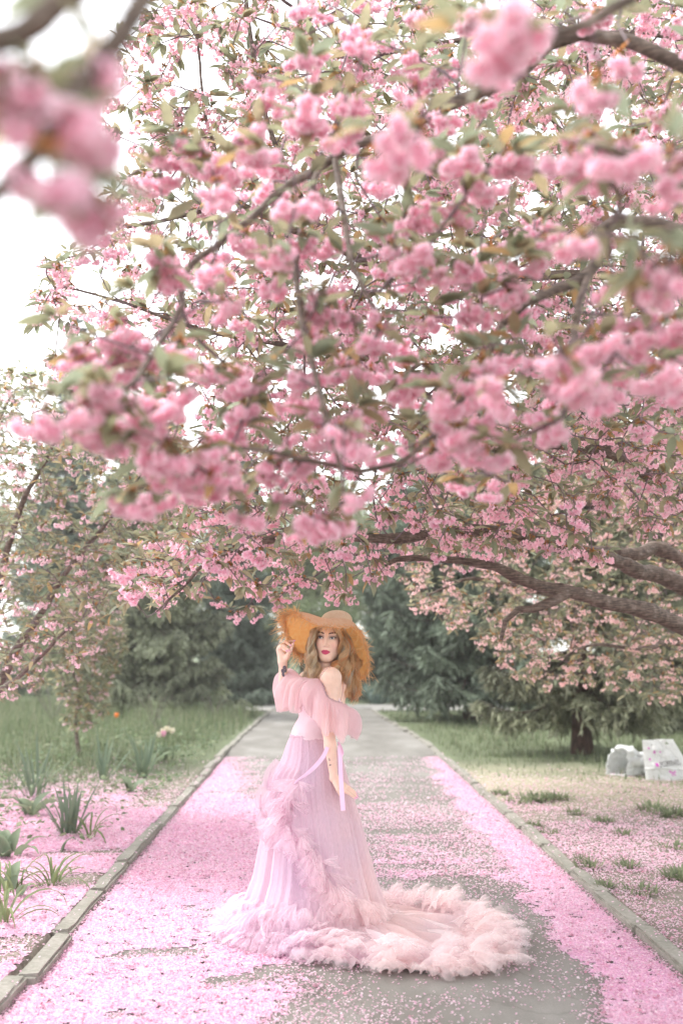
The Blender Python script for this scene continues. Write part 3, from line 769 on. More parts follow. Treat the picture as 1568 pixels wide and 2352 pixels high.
class Skeleton:
    def __init__(s): s.P = []; s.par = []; s.rmin = []; s.main = []
    def limb(s, pts, r0, r1, parent=-1, n=None, wob=0.02):
        pts = [np.asarray(p, float) for p in pts]
        if parent >= 0: pts = [s.P[parent]] + pts
        L = sum(np.linalg.norm(b - a) for a, b in zip(pts, pts[1:]))
        n = n or max(4, int(L / 0.11)); Q = crom(pts, n)
        Q[1:-1] += wob * np.stack([vnoise(np.stack([np.arange(n) * 0.35, np.full(n, len(s.P) * 0.37 + k), np.zeros(n)], -1), k, 2) for k in range(3)], -1)[1:-1]
        rr = np.linspace(r0, r1, n) * (1 + 0.08 * R.normal(0, 1, n)); last = parent; ids = []
        for i, q in enumerate(Q):
            if i == 0 and parent >= 0: continue
            s.P.append(q); s.par.append(last); s.rmin.append(rr[i]); s.main.append(not (last == parent)); last = len(s.P) - 1; ids.append(last)
        return ids
    def near(s, p):
        return int(((np.array(s.P) - np.asarray(p)) ** 2).sum(1).argmin())
    def grow(s, A, seg=0.09, up=0.12, wob=0.018, rg=R):
        A = np.asarray(A); rem = np.ones(len(A), bool)
        P = np.array(s.P); D = np.full(len(A), 1e9); I = np.zeros(len(A), int); pl = [0.0] * len(P); bf = 0.45
        for c in range(0, len(P), 500):
            d = np.sqrt(((A[:, None] - P[None, c:c + 500]) ** 2).sum(-1)); j = d.argmin(1); dm = d[np.arange(len(A)), j]
            b = dm < D; D[b] = dm[b]; I[b] = j[b] + c
        tips = []
        for _ in range(len(A)):
            k = int(np.where(rem, D, 1e18).argmin()); rem[k] = False
            p0 = s.P[I[k]]; a = A[k]; L = float(np.linalg.norm(a - p0))
            pp = s.par[I[k]]; dirp = unit(p0 - s.P[pp]) if pp >= 0 else np.array([0, 0, 1.0])
            n = max(1, int(round(L / seg)))
            c = p0 + dirp * L * 0.35 + np.array([0, 0, up * L]) + rg.normal(0, 0.12, 3) * L
            last = I[k]; new = []
            for i in range(1, n + 1):
                t = i / n; q = (1 - t) ** 2 * p0 + 2 * t * (1 - t) * c + t * t * a
                if i < n: q = q + rg.normal(0, wob, 3)
                s.P.append(q); s.par.append(last); s.rmin.append(0.0); s.main.append(i > 1); pl.append(pl[last] + L / n); last = len(s.P) - 1; new.append(last)
            tips.append(last)
            if rem.any():
                N = np.array([s.P[i] for i in new]); r = np.where(rem)[0]
                d = np.sqrt(((A[r][:, None] - N[None]) ** 2).sum(-1)) + bf * np.array([pl[i] for i in new])[None]; j = d.argmin(1); dm = d[np.arange(len(r)), j]
                b = dm < D[r]; D[r[b]] = dm[b]; I[r[b]] = np.array(new)[j[b]]
        return tips
    def radii(s, r_tip=0.0022, ex=3.0, cap=0.03):
        n = len(s.P); cnt = np.zeros(n)
        ch = np.zeros(n, int)
        for i in range(n):
            if s.par[i] >= 0: ch[s.par[i]] += 1
        for i in range(n - 1, -1, -1):
            if ch[i] == 0: cnt[i] += 1
            if s.par[i] >= 0: cnt[s.par[i]] += cnt[i]
        r = np.minimum(r_tip * np.maximum(cnt, 1) ** (1 / ex), cap)
        return np.maximum(r, np.array(s.rmin))
    def mesh(s, sel, r, sides):
        P = np.array(s.P); par = np.array(s.par); main = np.array(s.main)
        n = len(P); t = np.zeros((n, 3)); has = par >= 0
        t[has] = P[has] - P[par[has]]
        for i in np.where(~has)[0]: t[i] = (0, 0, 1)
        t = unit(t)
        nxt = t.copy()                                      # smooth tangents along main chains
        mi = np.where(main & has)[0]; nxt[par[mi]] = unit(t[par[mi]] + t[mi]); t = nxt
        a, b = frames(t)
        for i in range(n):                                  # carry the ring frame along each branch so it never twists
            q = par[i]
            if q >= 0:
                v = a[q] - t[i] * (a[q] @ t[i]); l_ = math.sqrt(v @ v)
                if l_ > 0.05: a[i] = v / l_; b[i] = np.cross(t[i], a[i])
        th = np.arange(sides) / sides * 2 * PI
        ring = lambda C, A, B, rr: C[:, None] + rr[:, None, None] * (A[:, None] * np.cos(th)[None, :, None] + B[:, None] * np.sin(th)[None, :, None])
        own = ring(P, a, b, r)
        idx = np.where(sel & has)[0]
        start = own[par[idx]].copy()
        nm = ~main[idx] | (r[par[idx]] > r[idx] * 1.6)
        if nm.any():
            k = idx[nm]; start[nm] = ring(P[par[k]], a[k], b[k], r[k])
        V = np.concatenate([start, own[idx]], 1).reshape(-1, 3)
        j = np.arange(sides); j2 = (j + 1) % sides
        q = np.stack([j, j2, j2 + sides, j + sides], -1)
        return V, (q[None] + (np.arange(len(idx)) * 2 * sides)[:, None, None]).reshape(-1, 4)
def sample_zone(n, poly, y0, y1, zmin=1.75, zmax=9, holes=(), power=1.0):
    """points filling a stretch of crown between two distances, inside its outline"""
    out = []
    lo = np.min(poly, 0); hi = np.max(poly, 0); tot = 0
    while tot < n:
        m = n * 4
        Y = (y0 ** 3 + (y1 ** 3 - y0 ** 3) * R.random(m)) ** (1 / 3)
        px = R.uniform(lo[0], hi[0], m); py = R.uniform(lo[1], hi[1], m)
        wob = 22 * vnoise(np.stack([px, py], -1), 91, 2, 0.02)
        q = np.stack([px, py], -1) + wob[:, None]
        ok = inpoly(q, poly)
        for h in holes: ok &= ~inpoly(q, h)
        d = _f[None] * FPX + _r[None] * (px - CX)[:, None] - _u[None] * (py - CY)[:, None]
        d = d / d[:, 1:2] * Y[:, None]; p = d + np.array([0, 0, CAMH])
        ok &= (p[:, 2] > zmin) & (p[:, 2] < zmax)
        out.append(p[ok]); tot += int(ok.sum())
    return np.vstack(out)[:n]
def cherry(name, label, base, sk, zones, hi, lo, leaf_len=0.085, per=(2, 3), leaves_per=3, thick=0.011, group='cherry trees', near_cut=300, twig_r=0.0022, pale=0.0, clusters_on=0.8, csc=1.0):
    """sk: skeleton with its limbs; zones: crown points. Twigs grow to every crown point and carry blossom and leaves."""
    root = empty(name, tuple(base), label, 'cherry tree', group)
    base = np.array(base, float)
    nl = len(sk.P)
    A = np.vstack([thin_out(z, d) for z, d in zones])
    tips = sk.grow(A)
    r = sk.radii(twig_r)
    sel = np.zeros(len(sk.P), bool); sel[:nl] = True
    big = r > thick
    V, Q = sk.mesh((sel | big), r, 10)
    mk('limbs', V - base, None, Q, M['bark'], root, None, True)
    V, Q = sk.mesh(~(sel | big), r, 5)
    mk('twigs', V - base, None, Q, M['twig'], root, None, True, kind='stuff')
    P = np.array(sk.P); par = np.array(sk.par)
    d0 = np.zeros_like(P); has = par >= 0; d0[has] = unit(P[has] - P[par[has]])
    # blossom sites: tips plus points along the twigs
    tip_arr = np.array(tips)
    thin_nodes = np.where((~sel) & (r < 0.008))[0]
    extra = R.choice(thin_nodes, min(len(thin_nodes), int(len(tips) * (per[1] - 1))), replace=False)
    sites = np.concatenate([tip_arr, extra])
    cl = sites[R.random(len(sites)) < clusters_on]
    pos = P[cl] + R.normal(0, 0.012, (len(cl), 3)); n = len(cl)
    Mx = rotmats(n, 0.6); sc = R.uniform(0.75, 1.2, n) * csc
    dist = np.linalg.norm(pos - np.array([0, 0, CAMH]), axis=1)
    scr = proj(pos); vis = (scr[:, 0] > -80) & (scr[:, 0] < 1650) & (scr[:, 1] > -80)
    order = np.argsort(np.where(vis, dist, dist + 100))
    tint = 1 + 0.08 * R.normal(0, 1, (n, 1)) + np.array([0.02, 0.05, 0.04]) * R.normal(0, 1, (n, 1)); tint = np.clip(tint, 0.7, 1.1)
    kind = R.integers(0, 1000, n)
    ind = order[:near_cut]
    for i in ind:
        t = hi[kind[i] % len(hi)]
        o = ob('blossom_cluster', t.me, root)
        mm = Mx[i] * sc[i]
        q = pos[i] - base; o.matrix_local = Matrix([[*mm[0], q[0]], [*mm[1], q[1]], [*mm[2], q[2]], [0, 0, 0, 1]])
    rest = order[near_cut:]
    if len(rest):
        b = MB()
        for k in range(len(lo)):
            s_ = rest[kind[rest] % len(lo) == k]
            if not len(s_): continue
            TV, TT, TQ, TC = lo[k].arr
            b.add(*inst(TV, TT, TQ, pos[s_] - base, Mx[s_] * sc[s_][:, None, None], TC, tint[s_]))
        b.build('blossom', M['petal'], root, False, kind='stuff')
    # leaves: little fans at the tips and along the twigs
    ln = R.choice(np.concatenate([tip_arr, tip_arr, thin_nodes]), int(len(tips) * leaves_per), replace=True); n = len(ln)
    fw = d0[ln] * 0.7 + unit(R.normal(0, 1, (n, 3)) * (1, 1, 0.35)) * 0.9 + np.array([0, 0, 0.05]); fw[:, 2] = np.minimum(fw[:, 2], 0.45)
    upv = unit(np.array([0, 0, 1.0]) + R.normal(0, 0.28, (n, 3)))
    B = basis(fw, upv) * (leaf_len * R.uniform(0.6, 1.2, n))[:, None, None]
    lp = P[ln] + unit(fw) * 0.012
    kd = R.choice(len(LCOLS), n, p=LP)
    dist = np.linalg.norm(lp - np.array([0, 0, CAMH]), axis=1); scr = proj(lp); vis = (scr[:, 0] > -80) & (scr[:, 0] < 1650) & (scr[:, 1] > -80)
    order = np.argsort(np.where(vis, dist, dist + 100))
    for i in order[:near_cut]:
        o = ob('leaf', LEAF_ME[kd[i]], root); mm = B[i]; q = lp[i] - base
        o.matrix_local = Matrix([[*mm[0], q[0]], [*mm[1], q[1]], [*mm[2], q[2]], [0, 0, 0, 1]])
    rest = order[near_cut:]
    if len(rest):
        b = MB()
        for k in range(len(LCOLS)):
            s_ = rest[kd[rest] == k]
            if not len(s_): continue
            TV, TT, TQ, TC = LEAVES_LO[k]
            b.add(*inst(TV, TT, TQ, lp[s_] - base, B[s_], TC, R.uniform(0.8, 1.2, (len(s_), 1)) * np.array([1, 1, 1.0])))
        b.build('foliage', M['leaf'], root, True, kind='stuff')
    print(name, 'tips', len(tips), 'clusters', len(cl), 'leaves', len(ln), 'nodes', len(P))
    return root

SKY_L = [(-100, -100), (300, -100), (285, 60), (210, 230), (300, 330), (235, 440), (190, 560), (60, 640), (60, 720), (-100, 830)]
# ---- the big cherry on the right whose boughs reach over the woman
sk = Skeleton()
bA = (4.35, 7.6, 0.0)
tr = sk.limb([(4.35, 7.6, -0.05), (4.33, 7.55, 0.5), (4.25, 7.5, 1.0)], 0.24, 0.2)
fk = tr[-1]
l1 = sk.limb([at(1568, 1440, 7.25), at(1480, 1403, 7.05), at(1390, 1385, 6.95), at(1300, 1355, 6.85), at(1210, 1335, 6.75), at(1140, 1306, 6.7), at(1060, 1288, 6.6), at(950, 1280, 6.5), at(885, 1296, 6.4)], 0.070, 0.015, fk)
sk.limb([at(1262, 1382, 6.75), at(1225, 1398, 6.72), at(1190, 1402, 6.7), at(1160, 1428, 6.68), at(1150, 1470, 6.66)], 0.042, 0.012, sk.near(at(1310, 1357, 6.85)))
l2 = sk.limb([at(1568, 1352, 7.7), at(1460, 1310, 7.5), at(1400, 1282, 7.4), at(1290, 1255, 7.1), at(1150, 1225, 6.7), at(1020, 1222, 6.4), at(900, 1238, 6.1), at(760, 1228, 5.85), at(640, 1235, 5.75), at(560, 1262, 5.7), at(470, 1300, 5.65), at(360, 1405, 5.6)], 0.07, 0.006, fk)
l3 = sk.limb([at(1568, 1285, 8.3), at(1450, 1272, 8.2), at(1330, 1262, 8.1), at(1240, 1228, 8.0), at(1120, 1190, 7.8)], 0.075, 0.025, fk)
l4 = sk.limb([at(1568, 1150, 7.2), at(1500, 1095, 7.0), at(1440, 1050, 6.7), at(1330, 1022, 6.3), at(1240, 1018, 6.0), at(1140, 1028, 5.7)], 0.085, 0.034, fk)
l5 = sk.limb([(4.0, 7.2, 2.4), (3.1, 6.6, 3.4), (2.1, 6.1, 3.9), at(1000, 640, 5.6), at(760, 560, 5.3), at(560, 470, 5.2), at(480, 300, 5.2), at(450, 60, 5.2)], 0.05, 0.004, fk)
l6 = sk.limb([at(900, 850, 5.3), at(690, 800, 5.0), at(470, 760, 4.9), at(300, 700, 4.9), at(150, 660, 4.9)], 0.018, 0.005, sk.near(at(1140, 1028, 5.7)))
l7 = sk.limb([(3.0, 5.6, 4.2), (2.2, 4.8, 4.6), (1.2, 4.4, 4.5), (0.3, 4.3, 4.3)], 0.032, 0.008, sk.near((3.1, 6.6, 3.4)))
sk.limb([at(640, 350, 5.0), at(580, 120, 5.1), at(560, -40, 5.1)], 0.016, 0.005, sk.near(at(760, 560, 5.3)))
sk.limb([at(300, 520, 4.9), at(250, 470, 4.9)], 0.012, 0.005, sk.near(at(470, 560, 5.2)))
N3 = [(300, -60), (285, 60), (205, 250), (300, 330), (225, 440), (180, 560), (70, 640), (70, 740), (130, 850), (240, 900), (330, 1000), (420, 1180), (330, 1290), (250, 1320), (240, 1370), (330, 1420), (420, 1440), (560, 1400), (680, 1375), (800, 1375), (900, 1330), (1000, 1290), (1640, 1230), (1640, -60)]
SKYN = [[(330, 240), (420, 180), (560, 160), (600, 30), (640, -60), (520, -60), (500, 100), (430, 90), (400, -60), (300, -60)]]
upper = sample_zone(1500, [(660, -60), (620, 120), (520, 250), (400, 330), (330, 380), (225, 440), (180, 560), (70, 640), (70, 740), (130, 850), (400, 950), (1000, 1000), (1640, 1000), (1640, -60)], 3.9, 6.4, 1.9, 5.6)
_s = proj(upper); upper = upper[R.random(len(upper)) < np.where(_s[:, 1] < 950, 0.5 + 0.5 * sstep(200, 700, _s[:, 0] - 0.15 * (_s[:, 1] - 500)), 1.0)]
back = sample_zone(620, [(520, 420), (700, 200), (900, 100), (1640, 60), (1640, 1050), (800, 1000), (420, 900), (400, 650)], 6.4, 8.6, 2.0, 7.5)
shoots = sample_zone(95, [(330, 380), (210, 250), (290, 40), (330, -20), (640, -20), (620, 130), (500, 270), (420, 340)], 4.7, 5.6, 1.9, 6)
lower = sample_zone(760, [(330, 960), (420, 1180), (300, 1280), (240, 1330), (240, 1372), (330, 1420), (420, 1440), (560, 1400), (680, 1375), (800, 1375), (900, 1330), (1000, 1290), (1640, 1230), (1640, 980), (1000, 960)], 4.6, 7.4, 1.85, 5)
cherry('cherry_tree', 'big cherry on the right, brown limbs and pink blossom reaching over the woman', bA, sk, [(upper, 0.155), (shoots, 0.1), (lower, 0.155), (back, 0.18)], CL_MD, CL_LO, 0.095, (2, 3.0), 9.5, group='pink flowering cherries', clusters_on=0.62, twig_r=0.003)

# ---- nearer cherry standing just outside the picture on the right: large soft blossoms overhead
sk = Skeleton()
bB = (2.9, 2.5, 0.0)
tr = sk.limb([(2.9, 2.5, -0.05), (2.85, 2.5, 0.8), (2.75, 2.5, 1.5)], 0.17, 0.13)
fk = tr[-1]
b1 = sk.limb([(2.1, 2.6, 2.2), at(1500, 520, 3.0), at(1350, 625, 3.0), at(1240, 680, 2.9), at(1150, 745, 2.9)], 0.034, 0.008, fk)
b2 = sk.limb([(2.0, 2.7, 2.6), at(1450, 90, 2.9), at(1150, 195, 3.0), at(980, 270, 3.0), at(870, 322, 3.0), at(730, 383, 3.0), at(620, 462, 3.0), at(520, 545, 2.9), at(430, 640, 2.8), at(420, 700, 2.7)], 0.026, 0.005, fk)
b3 = sk.limb([at(705, 450, 2.9), at(688, 540, 2.85), at(678, 630, 2.8)], 0.013, 0.006, sk.near(at(728, 384, 3.0)))
b4 = sk.limb([at(800, 600, 2.7), at(860, 700, 2.65), at(870, 760, 2.6)], 0.01, 0.004, sk.near(at(780, 360, 3.0)))
b5 = sk.limb([at(1100, 860, 2.8), at(1000, 1000, 2.8), at(880, 1080, 2.7), at(720, 1060, 2.6), at(560, 1030, 2.55), at(460, 1040, 2.5)], 0.009, 0.004, sk.near(at(1150, 745, 2.9)))
b6 = sk.limb([at(1300, 850, 2.6), at(1290, 960, 2.5)], 0.012, 0.005, sk.near(at(1350, 625, 3.0)))
b7 = sk.limb([at(740, 900, 2.5), at(780, 1040, 2.5), at(790, 1140, 2.5)], 0.01, 0.004, sk.near(at(700, 620, 2.8)))
b8 = sk.limb([at(380, 760, 2.45), at(330, 860, 2.3), at(280, 900, 2.2)], 0.008, 0.004, sk.near(at(420, 690, 2.7)))
b9 = sk.limb([(1.4, 1.6, 3.0), at(1330, 60, 1.6), at(1180, 40, 1.5)], 0.016, 0.005, fk)
b10 = sk.limb([at(1480, 380, 1.9), at(1420, 480, 1.9)], 0.012, 0.005, sk.near((2.1, 2.6, 2.2)))
def blob(px, py, Y, rad, n):
    """a bunch of blossom round one point"""
    c = at(px, py, Y); return c + R.normal(0, 1, (n, 3)) * rad * np.array([1, 0.8, 0.75])
zB = [(np.vstack([blob(235, 950, 2.15, 0.06, 9), blob(310, 965, 2.15, 0.04, 5), blob(440, 1080, 2.4, 0.075, 9), blob(370, 1060, 2.4, 0.04, 3), blob(755, 1175, 2.7, 0.05, 5), blob(1270, 830, 2.1, 0.055, 7), blob(1060, 935, 2.4, 0.07, 8),
      blob(200, 800, 2.5, 0.06, 6), blob(300, 800, 2.5, 0.05, 5), blob(380, 610, 2.6, 0.05, 5), blob(465, 340, 2.7, 0.07, 7), blob(720, 265, 2.5, 0.06, 6), blob(700, 520, 2.8, 0.07, 5), blob(905, 575, 2.5, 0.045, 5), blob(730, 710, 2.7, 0.06, 5),
      blob(650, 890, 2.6, 0.07, 6), blob(520, 930, 2.6, 0.06, 5), blob(1000, 680, 2.7, 0.06, 4), blob(1250, 580, 2.5, 0.06, 5), blob(1150, 370, 2.4, 0.06, 5), blob(1000, 420, 2.6, 0.06, 5), blob(820, 800, 2.6, 0.06, 4), blob(1180, 760, 2.6, 0.06, 4), blob(900, 880, 2.7, 0.06, 5), blob(750, 970, 2.6, 0.06, 5), blob(620, 1040, 2.7, 0.05, 4)]), 0.03),
      (sample_zone(150, [(680, -40), (480, 330), (360, 620), (330, 800), (360, 1080), (700, 1200), (830, 1190), (1100, 1110), (1360, 900), (1640, 760), (1640, -40)], 2.2, 3.5, 1.9, 5), 0.11),
      (np.vstack([blob(930, 270, 1.75, 0.035, 4), blob(1110, 50, 1.3, 0.022, 2), blob(1135, 150, 1.6, 0.03, 1), blob(1500, 310, 1.7, 0.05, 4), blob(1440, 480, 1.8, 0.05, 3), blob(1520, 620, 1.9, 0.05, 4), blob(1350, 330, 1.9, 0.05, 4), blob(1430, 700, 2.2, 0.06, 4), blob(1540, 850, 2.2, 0.05, 3)]), 0.03)]
cherry('cherry_tree', 'nearest cherry on the right, big soft-focus pink blossoms hanging overhead', bB, sk, zB, CL_HI, CL_MD, 0.092, (1, 1.25), 5.5, thick=0.014, group='pink flowering cherries', clusters_on=0.85, csc=0.94, twig_r=0.0032)

# ---- the branch very close to the lens, top left
sk = Skeleton()
bC = (-2.0, 0.5, 0.0)
tr = sk.limb([(-2.0, 0.5, -0.05), (-1.95, 0.55, 0.9), (-1.8, 0.6, 1.6)], 0.15, 0.11)
fk = tr[-1]
c1 = sk.limb([(-1.2, 0.8, 2.2), at(-160, -220, 0.95), at(90, -180, 0.95)], 0.04, 0.014, fk, 24, wob=0.006)
sk.limb([at(175, -50, 0.95), at(141, 0, 0.95), at(64, 68, 0.95), at(0, 98, 0.95), at(-60, 120, 0.95)], 0.016, 0.012, c1[-3], 24, wob=0.004)
c3 = sk.limb([at(260, -120, 0.96), at(345, -50, 0.96), at(327, 0, 0.96), at(284, 76, 0.95), at(231, 141, 0.95), at(147, 256, 0.94), at(90, 346, 0.94), at(6, 430, 0.93), at(-40, 470, 0.93)], 0.015, 0.009, c1[-1], 40, wob=0.004)
zC = [(np.vstack([blob(15, 60, 0.97, 0.012, 2), blob(5, 165, 0.97, 0.014, 3), blob(75, 150, 0.98, 0.012, 2), blob(20, 235, 0.98, 0.014, 2), blob(100, 215, 0.97, 0.012, 2), blob(75, 345, 0.94, 0.008, 2), blob(96, 470, 0.95, 0.005, 2), blob(165, 445, 0.96, 0.004, 1), blob(160, 380, 0.96, 0.004, 1), blob(210, 120, 0.96, 0.01, 2)]), 0.01)]
cherry('cherry_tree', 'cherry branch blurred in the top left corner close to the lens', bC, sk, zC, CL_SM, CL_SM, 0.075, (1, 1.15), 2.6, thick=0.02, group='pink flowering cherries', clusters_on=0.75, twig_r=0.0018)

# ---- left cherry
sk = Skeleton()
bD = (-3.75, 8.9, 0.0)
tr = sk.limb([(-3.75, 8.9, -0.05), (-3.7, 8.9, 0.4), (-3.6, 8.9, 0.8)], 0.11, 0.08)
fk = tr[-1]
sk.limb([at(-30, 1600, 8.8), at(40, 1490, 8.7), at(110, 1380, 8.6), at(170, 1290, 8.5), at(260, 1180, 8.4), at(330, 1080, 8.3)], 0.05, 0.008, fk)
sk.limb([at(-40, 1500, 8.6), at(0, 1330, 8.5), at(40, 1180, 8.4), at(110, 1050, 8.3), at(160, 930, 8.2)], 0.05, 0.008, fk)
sk.limb([at(0, 1585, 8.3), at(70, 1530, 8.1), at(130, 1470, 8.0), at(190, 1420, 8.0)], 0.03, 0.008, fk)
sk.limb([at(-60, 1300, 9), at(-30, 1050, 9), at(30, 900, 9)], 0.05, 0.008, fk)
LZ = [(-40, 830), (60, 850), (140, 880), (250, 900), (400, 1040), (470, 1180), (400, 1290), (330, 1340), (260, 1400), (215, 1480), (170, 1540), (90, 1590), (-40, 1610)]
cherry('cherry_tree', 'left cherry with thin rising branches and small pale pink blossoms', bD, sk, [(sample_zone(1150, LZ, 7.2, 10.4, 1.0, 6), 0.135)], CL_PALE, CL_PALE, 0.09, (1, 1.7), 9.5, group='pink flowering cherries', clusters_on=0.40)

# ---- cherry behind the right limbs
sk = Skeleton()
bE = (5.6, 11.2, 0.0)
tr = sk.limb([(5.6, 11.2, -0.05), (5.55, 11.2, 0.6), (5.5, 11.2, 1.2)], 0.18, 0.14)
fk = tr[-1]
sk.limb([at(1560, 1420, 10.8), at(1480, 1400, 10.4), at(1330, 1380, 10.2), at(1200, 1350, 10.0), at(1080, 1330, 9.8), at(980, 1370, 9.6)], 0.06, 0.008, fk)
sk.limb([at(1550, 1300, 11), at(1400, 1180, 10.6), at(1250, 1120, 10.3), at(1120, 1100, 10.0)], 0.07, 0.01, fk)
sk.limb([at(1570, 1480, 10.2), at(1480, 1490, 9.8), at(1360, 1480, 9.5), at(1270, 1520, 9.3)], 0.04, 0.006, fk)
EZ = [(900, 1285), (960, 1400), (1010, 1440), (1080, 1470), (1160, 1520), (1200, 1575), (1260, 1600), (1300, 1560), (1400, 1590), (1480, 1610), (1640, 1620), (1640, 960), (1200, 960), (1000, 1100)]
cherry('cherry_tree', 'cherry behind the brown limbs with pale salmon blossom down to the spruce', bE, sk, [(sample_zone(1300, EZ, 8.8, 12.2, 1.0, 6), 0.145)], CL_SAL, CL_SAL, 0.09, (1, 1.9), 9.0, group='pink flowering cherries', clusters_on=0.6)

# ---- young cherry standing alone on the left verge
sk = Skeleton()
g = gnd(183, 1755); bF = (g[0], g[1], float(gh(g[0], g[1])))
Yf = g[1]
tr = sk.limb([np.array(bF) - (0, 0, 0.03), at(181, 1722, Yf), at(175, 1690, Yf), at(172, 1650, Yf), at(180, 1600, Yf), at(168, 1540, Yf), at(172, 1470, Yf), at(190, 1390, Yf)], 0.032, 0.008)
sk.limb([at(190, 1620, Yf), at(212, 1560, Yf - 0.1), at(225, 1490, Yf)], 0.016, 0.006, sk.near(at(176, 1630, Yf)))
sk.limb([at(155, 1590, Yf), at(140, 1540, Yf)], 0.012, 0.006, sk.near(at(176, 1620, Yf)))
FZ = [(150, 1345), (250, 1340), (290, 1420), (285, 1500), (250, 1560), (235, 1640), (190, 1680), (150, 1660), (140, 1600), (120, 1540), (130, 1430)]
cherry('young_cherry_tree', 'young thin-stemmed cherry standing alone on the left verge', bF, sk, [(sample_zone(420, FZ, Yf - 0.6, Yf + 0.6, 0.5, 4), 0.10)], CL_PALE, CL_PALE, 0.11, (1, 1.4), 9.0, group='pink flowering cherries', near_cut=140, clusters_on=0.3)
# ================================================================== SPRUCES
def bough_mesh(seed, col, L=1.0):
    col = np.array(col) * (1.35, 0.95, 1.15, 1.65)[seed % 10 % 4]
    """a spruce bough along +y, 1 long: sagging axis with hanging side sprays of needles"""
    rg = np.random.default_rng(seed); b = MB()
    t = np.linspace(0, 1, 9)
    ax = np.stack([0.03 * np.sin(t * 4 + seed), t, -0.28 * t + 0.30 * t ** 3 - 0.10 * np.sin(t * PI)], -1)
    V, T, Q = tube(ax, 0.016 * (1 - t) + 0.003, 5); b.add(V, T, Q, np.array([0.09, 0.06, 0.045]))
    def spray(p, d, l, wd, c):
        """twig with needles: short blades set round an axis"""
        d = unit(d); s = unit(np.cross(d, (0.1, 0.2, 1))); u = np.cross(s, d)
        n = 9
        for k in range(n):
            q = p + d * l * (k / n); a = rg.uniform(0, 2 * PI)
            o = (s * math.cos(a) + u * math.sin(a) * 0.8)
            e = q + unit(d * 1.0 + o * 0.85) * wd * rg.uniform(0.8, 1.3)
            sd = unit(np.cross(e - q, o + d * 0.3)) * wd * 0.20
            b.add([q - sd, e, q + sd], [(0, 1, 2)], None, c * rg.uniform(0.75, 1.25))
        b.add([p - s * wd * 0.16, p + d * l * 1.12, p + s * wd * 0.16], [(0, 1, 2)], None, c * 0.9)
    for i in range(24):
        f = 0.10 + 0.9 * (i / 23) ** 0.9
        p = np.array([np.interp(f, t, ax[:, k]) for k in range(3)])
        for sgn in (-1, 1):
            ll = (0.40 * (1 - f) ** 0.7 + 0.09) * rg.uniform(0.75, 1.2)
            d = unit(np.array([sgn * 0.95, 0.75 + rg.normal() * 0.15, -0.18 + rg.normal() * 0.16]))
            m = max(2, int(ll / 0.085))
            for k in range(m):
                pk = p + d * ll * (k / m) + np.array([0, 0, -0.22 * ll * (k / m) ** 2])
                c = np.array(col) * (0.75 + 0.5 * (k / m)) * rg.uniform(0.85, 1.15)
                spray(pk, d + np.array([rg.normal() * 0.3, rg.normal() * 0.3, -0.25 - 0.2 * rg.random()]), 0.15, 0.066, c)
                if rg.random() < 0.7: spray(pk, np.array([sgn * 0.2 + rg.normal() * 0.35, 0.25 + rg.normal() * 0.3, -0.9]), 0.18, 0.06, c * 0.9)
    return b.data('bough', M['needle'])
SPR = {k: [bough_mesh(200 + i + 10 * j, c) for i in range(4)] for j, (k, c) in enumerate({'grey': (0.27, 0.29, 0.205), 'blue': (0.235, 0.275, 0.225), 'dark': (0.175, 0.21, 0.158), 'olive': (0.195, 0.205, 0.14)}.items())}
def spruce(base, H, rad, first, kinds, label, step=0.34, tr=0.14, seed=0, droop=0.0, sparse=1.0):
    rg = np.random.default_rng(seed)
    z0 = float(gh(base[0], base[1]))
    root = empty('spruce_tree', (base[0], base[1], z0), label, 'spruce', 'spruces in the park')
    n = 14; t = np.linspace(0, 1, n)
    P = np.stack([0.05 * np.sin(t * 5 + seed), 0.05 * np.cos(t * 4), -0.05 + t * H], -1)
    rr = tr * (1 - t) ** 0.8 + 0.012; rr[0] *= 1.35
    V, T, Q = tube(P, rr, 12); mk('trunk', V, T, Q, M['spruce_bark'], root, None, True)
    z = first; k = 0
    while z < H - 0.15:
        f = (z - first) / (H - first)
        L = rad * (1 - f) ** 0.75 * (0.85 if f > 0.05 else 0.9) + 0.12
        m = int(round((7 if f < 0.75 else 5) * sparse))
        for j in range(m):
            a = 2 * PI * j / m + k * 0.9 + rg.normal() * 0.22; l = L * rg.uniform(0.75, 1.15)
            o = ob('bough', SPR[kinds][int(rg.integers(0, 4))], root, (0.05 * math.sin(f * 5 + seed), 0, z + rg.normal() * 0.07))
            o.rotation_euler = (0.30 * f ** 1.2 - 0.10 - droop * (1 - f) + rg.normal() * 0.08, rg.normal() * 0.12, a)
            sx = l * (0.9 if l > 1.2 else 1.15); o.scale = (sx, l, sx)
        z += step * (0.75 + 0.5 * rg.random()) * (1 - 0.35 * f); k += 1
    return root
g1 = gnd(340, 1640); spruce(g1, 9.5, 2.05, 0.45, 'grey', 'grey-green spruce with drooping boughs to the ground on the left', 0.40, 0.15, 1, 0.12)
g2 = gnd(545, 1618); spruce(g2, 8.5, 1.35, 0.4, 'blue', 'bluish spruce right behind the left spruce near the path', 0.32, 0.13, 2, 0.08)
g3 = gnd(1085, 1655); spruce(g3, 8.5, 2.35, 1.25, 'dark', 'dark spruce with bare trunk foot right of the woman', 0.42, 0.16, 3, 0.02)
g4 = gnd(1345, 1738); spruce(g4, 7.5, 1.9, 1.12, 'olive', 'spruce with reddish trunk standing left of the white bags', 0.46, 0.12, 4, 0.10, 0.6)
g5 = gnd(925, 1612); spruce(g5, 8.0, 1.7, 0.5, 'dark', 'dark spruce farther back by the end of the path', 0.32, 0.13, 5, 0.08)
g6 = np.array([7.2, 19.5, 0]); spruce(g6, 8, 2.1, 0.6, 'olive', 'spruce behind the white bags at the right edge', 0.36, 0.14, 6, 0.12)
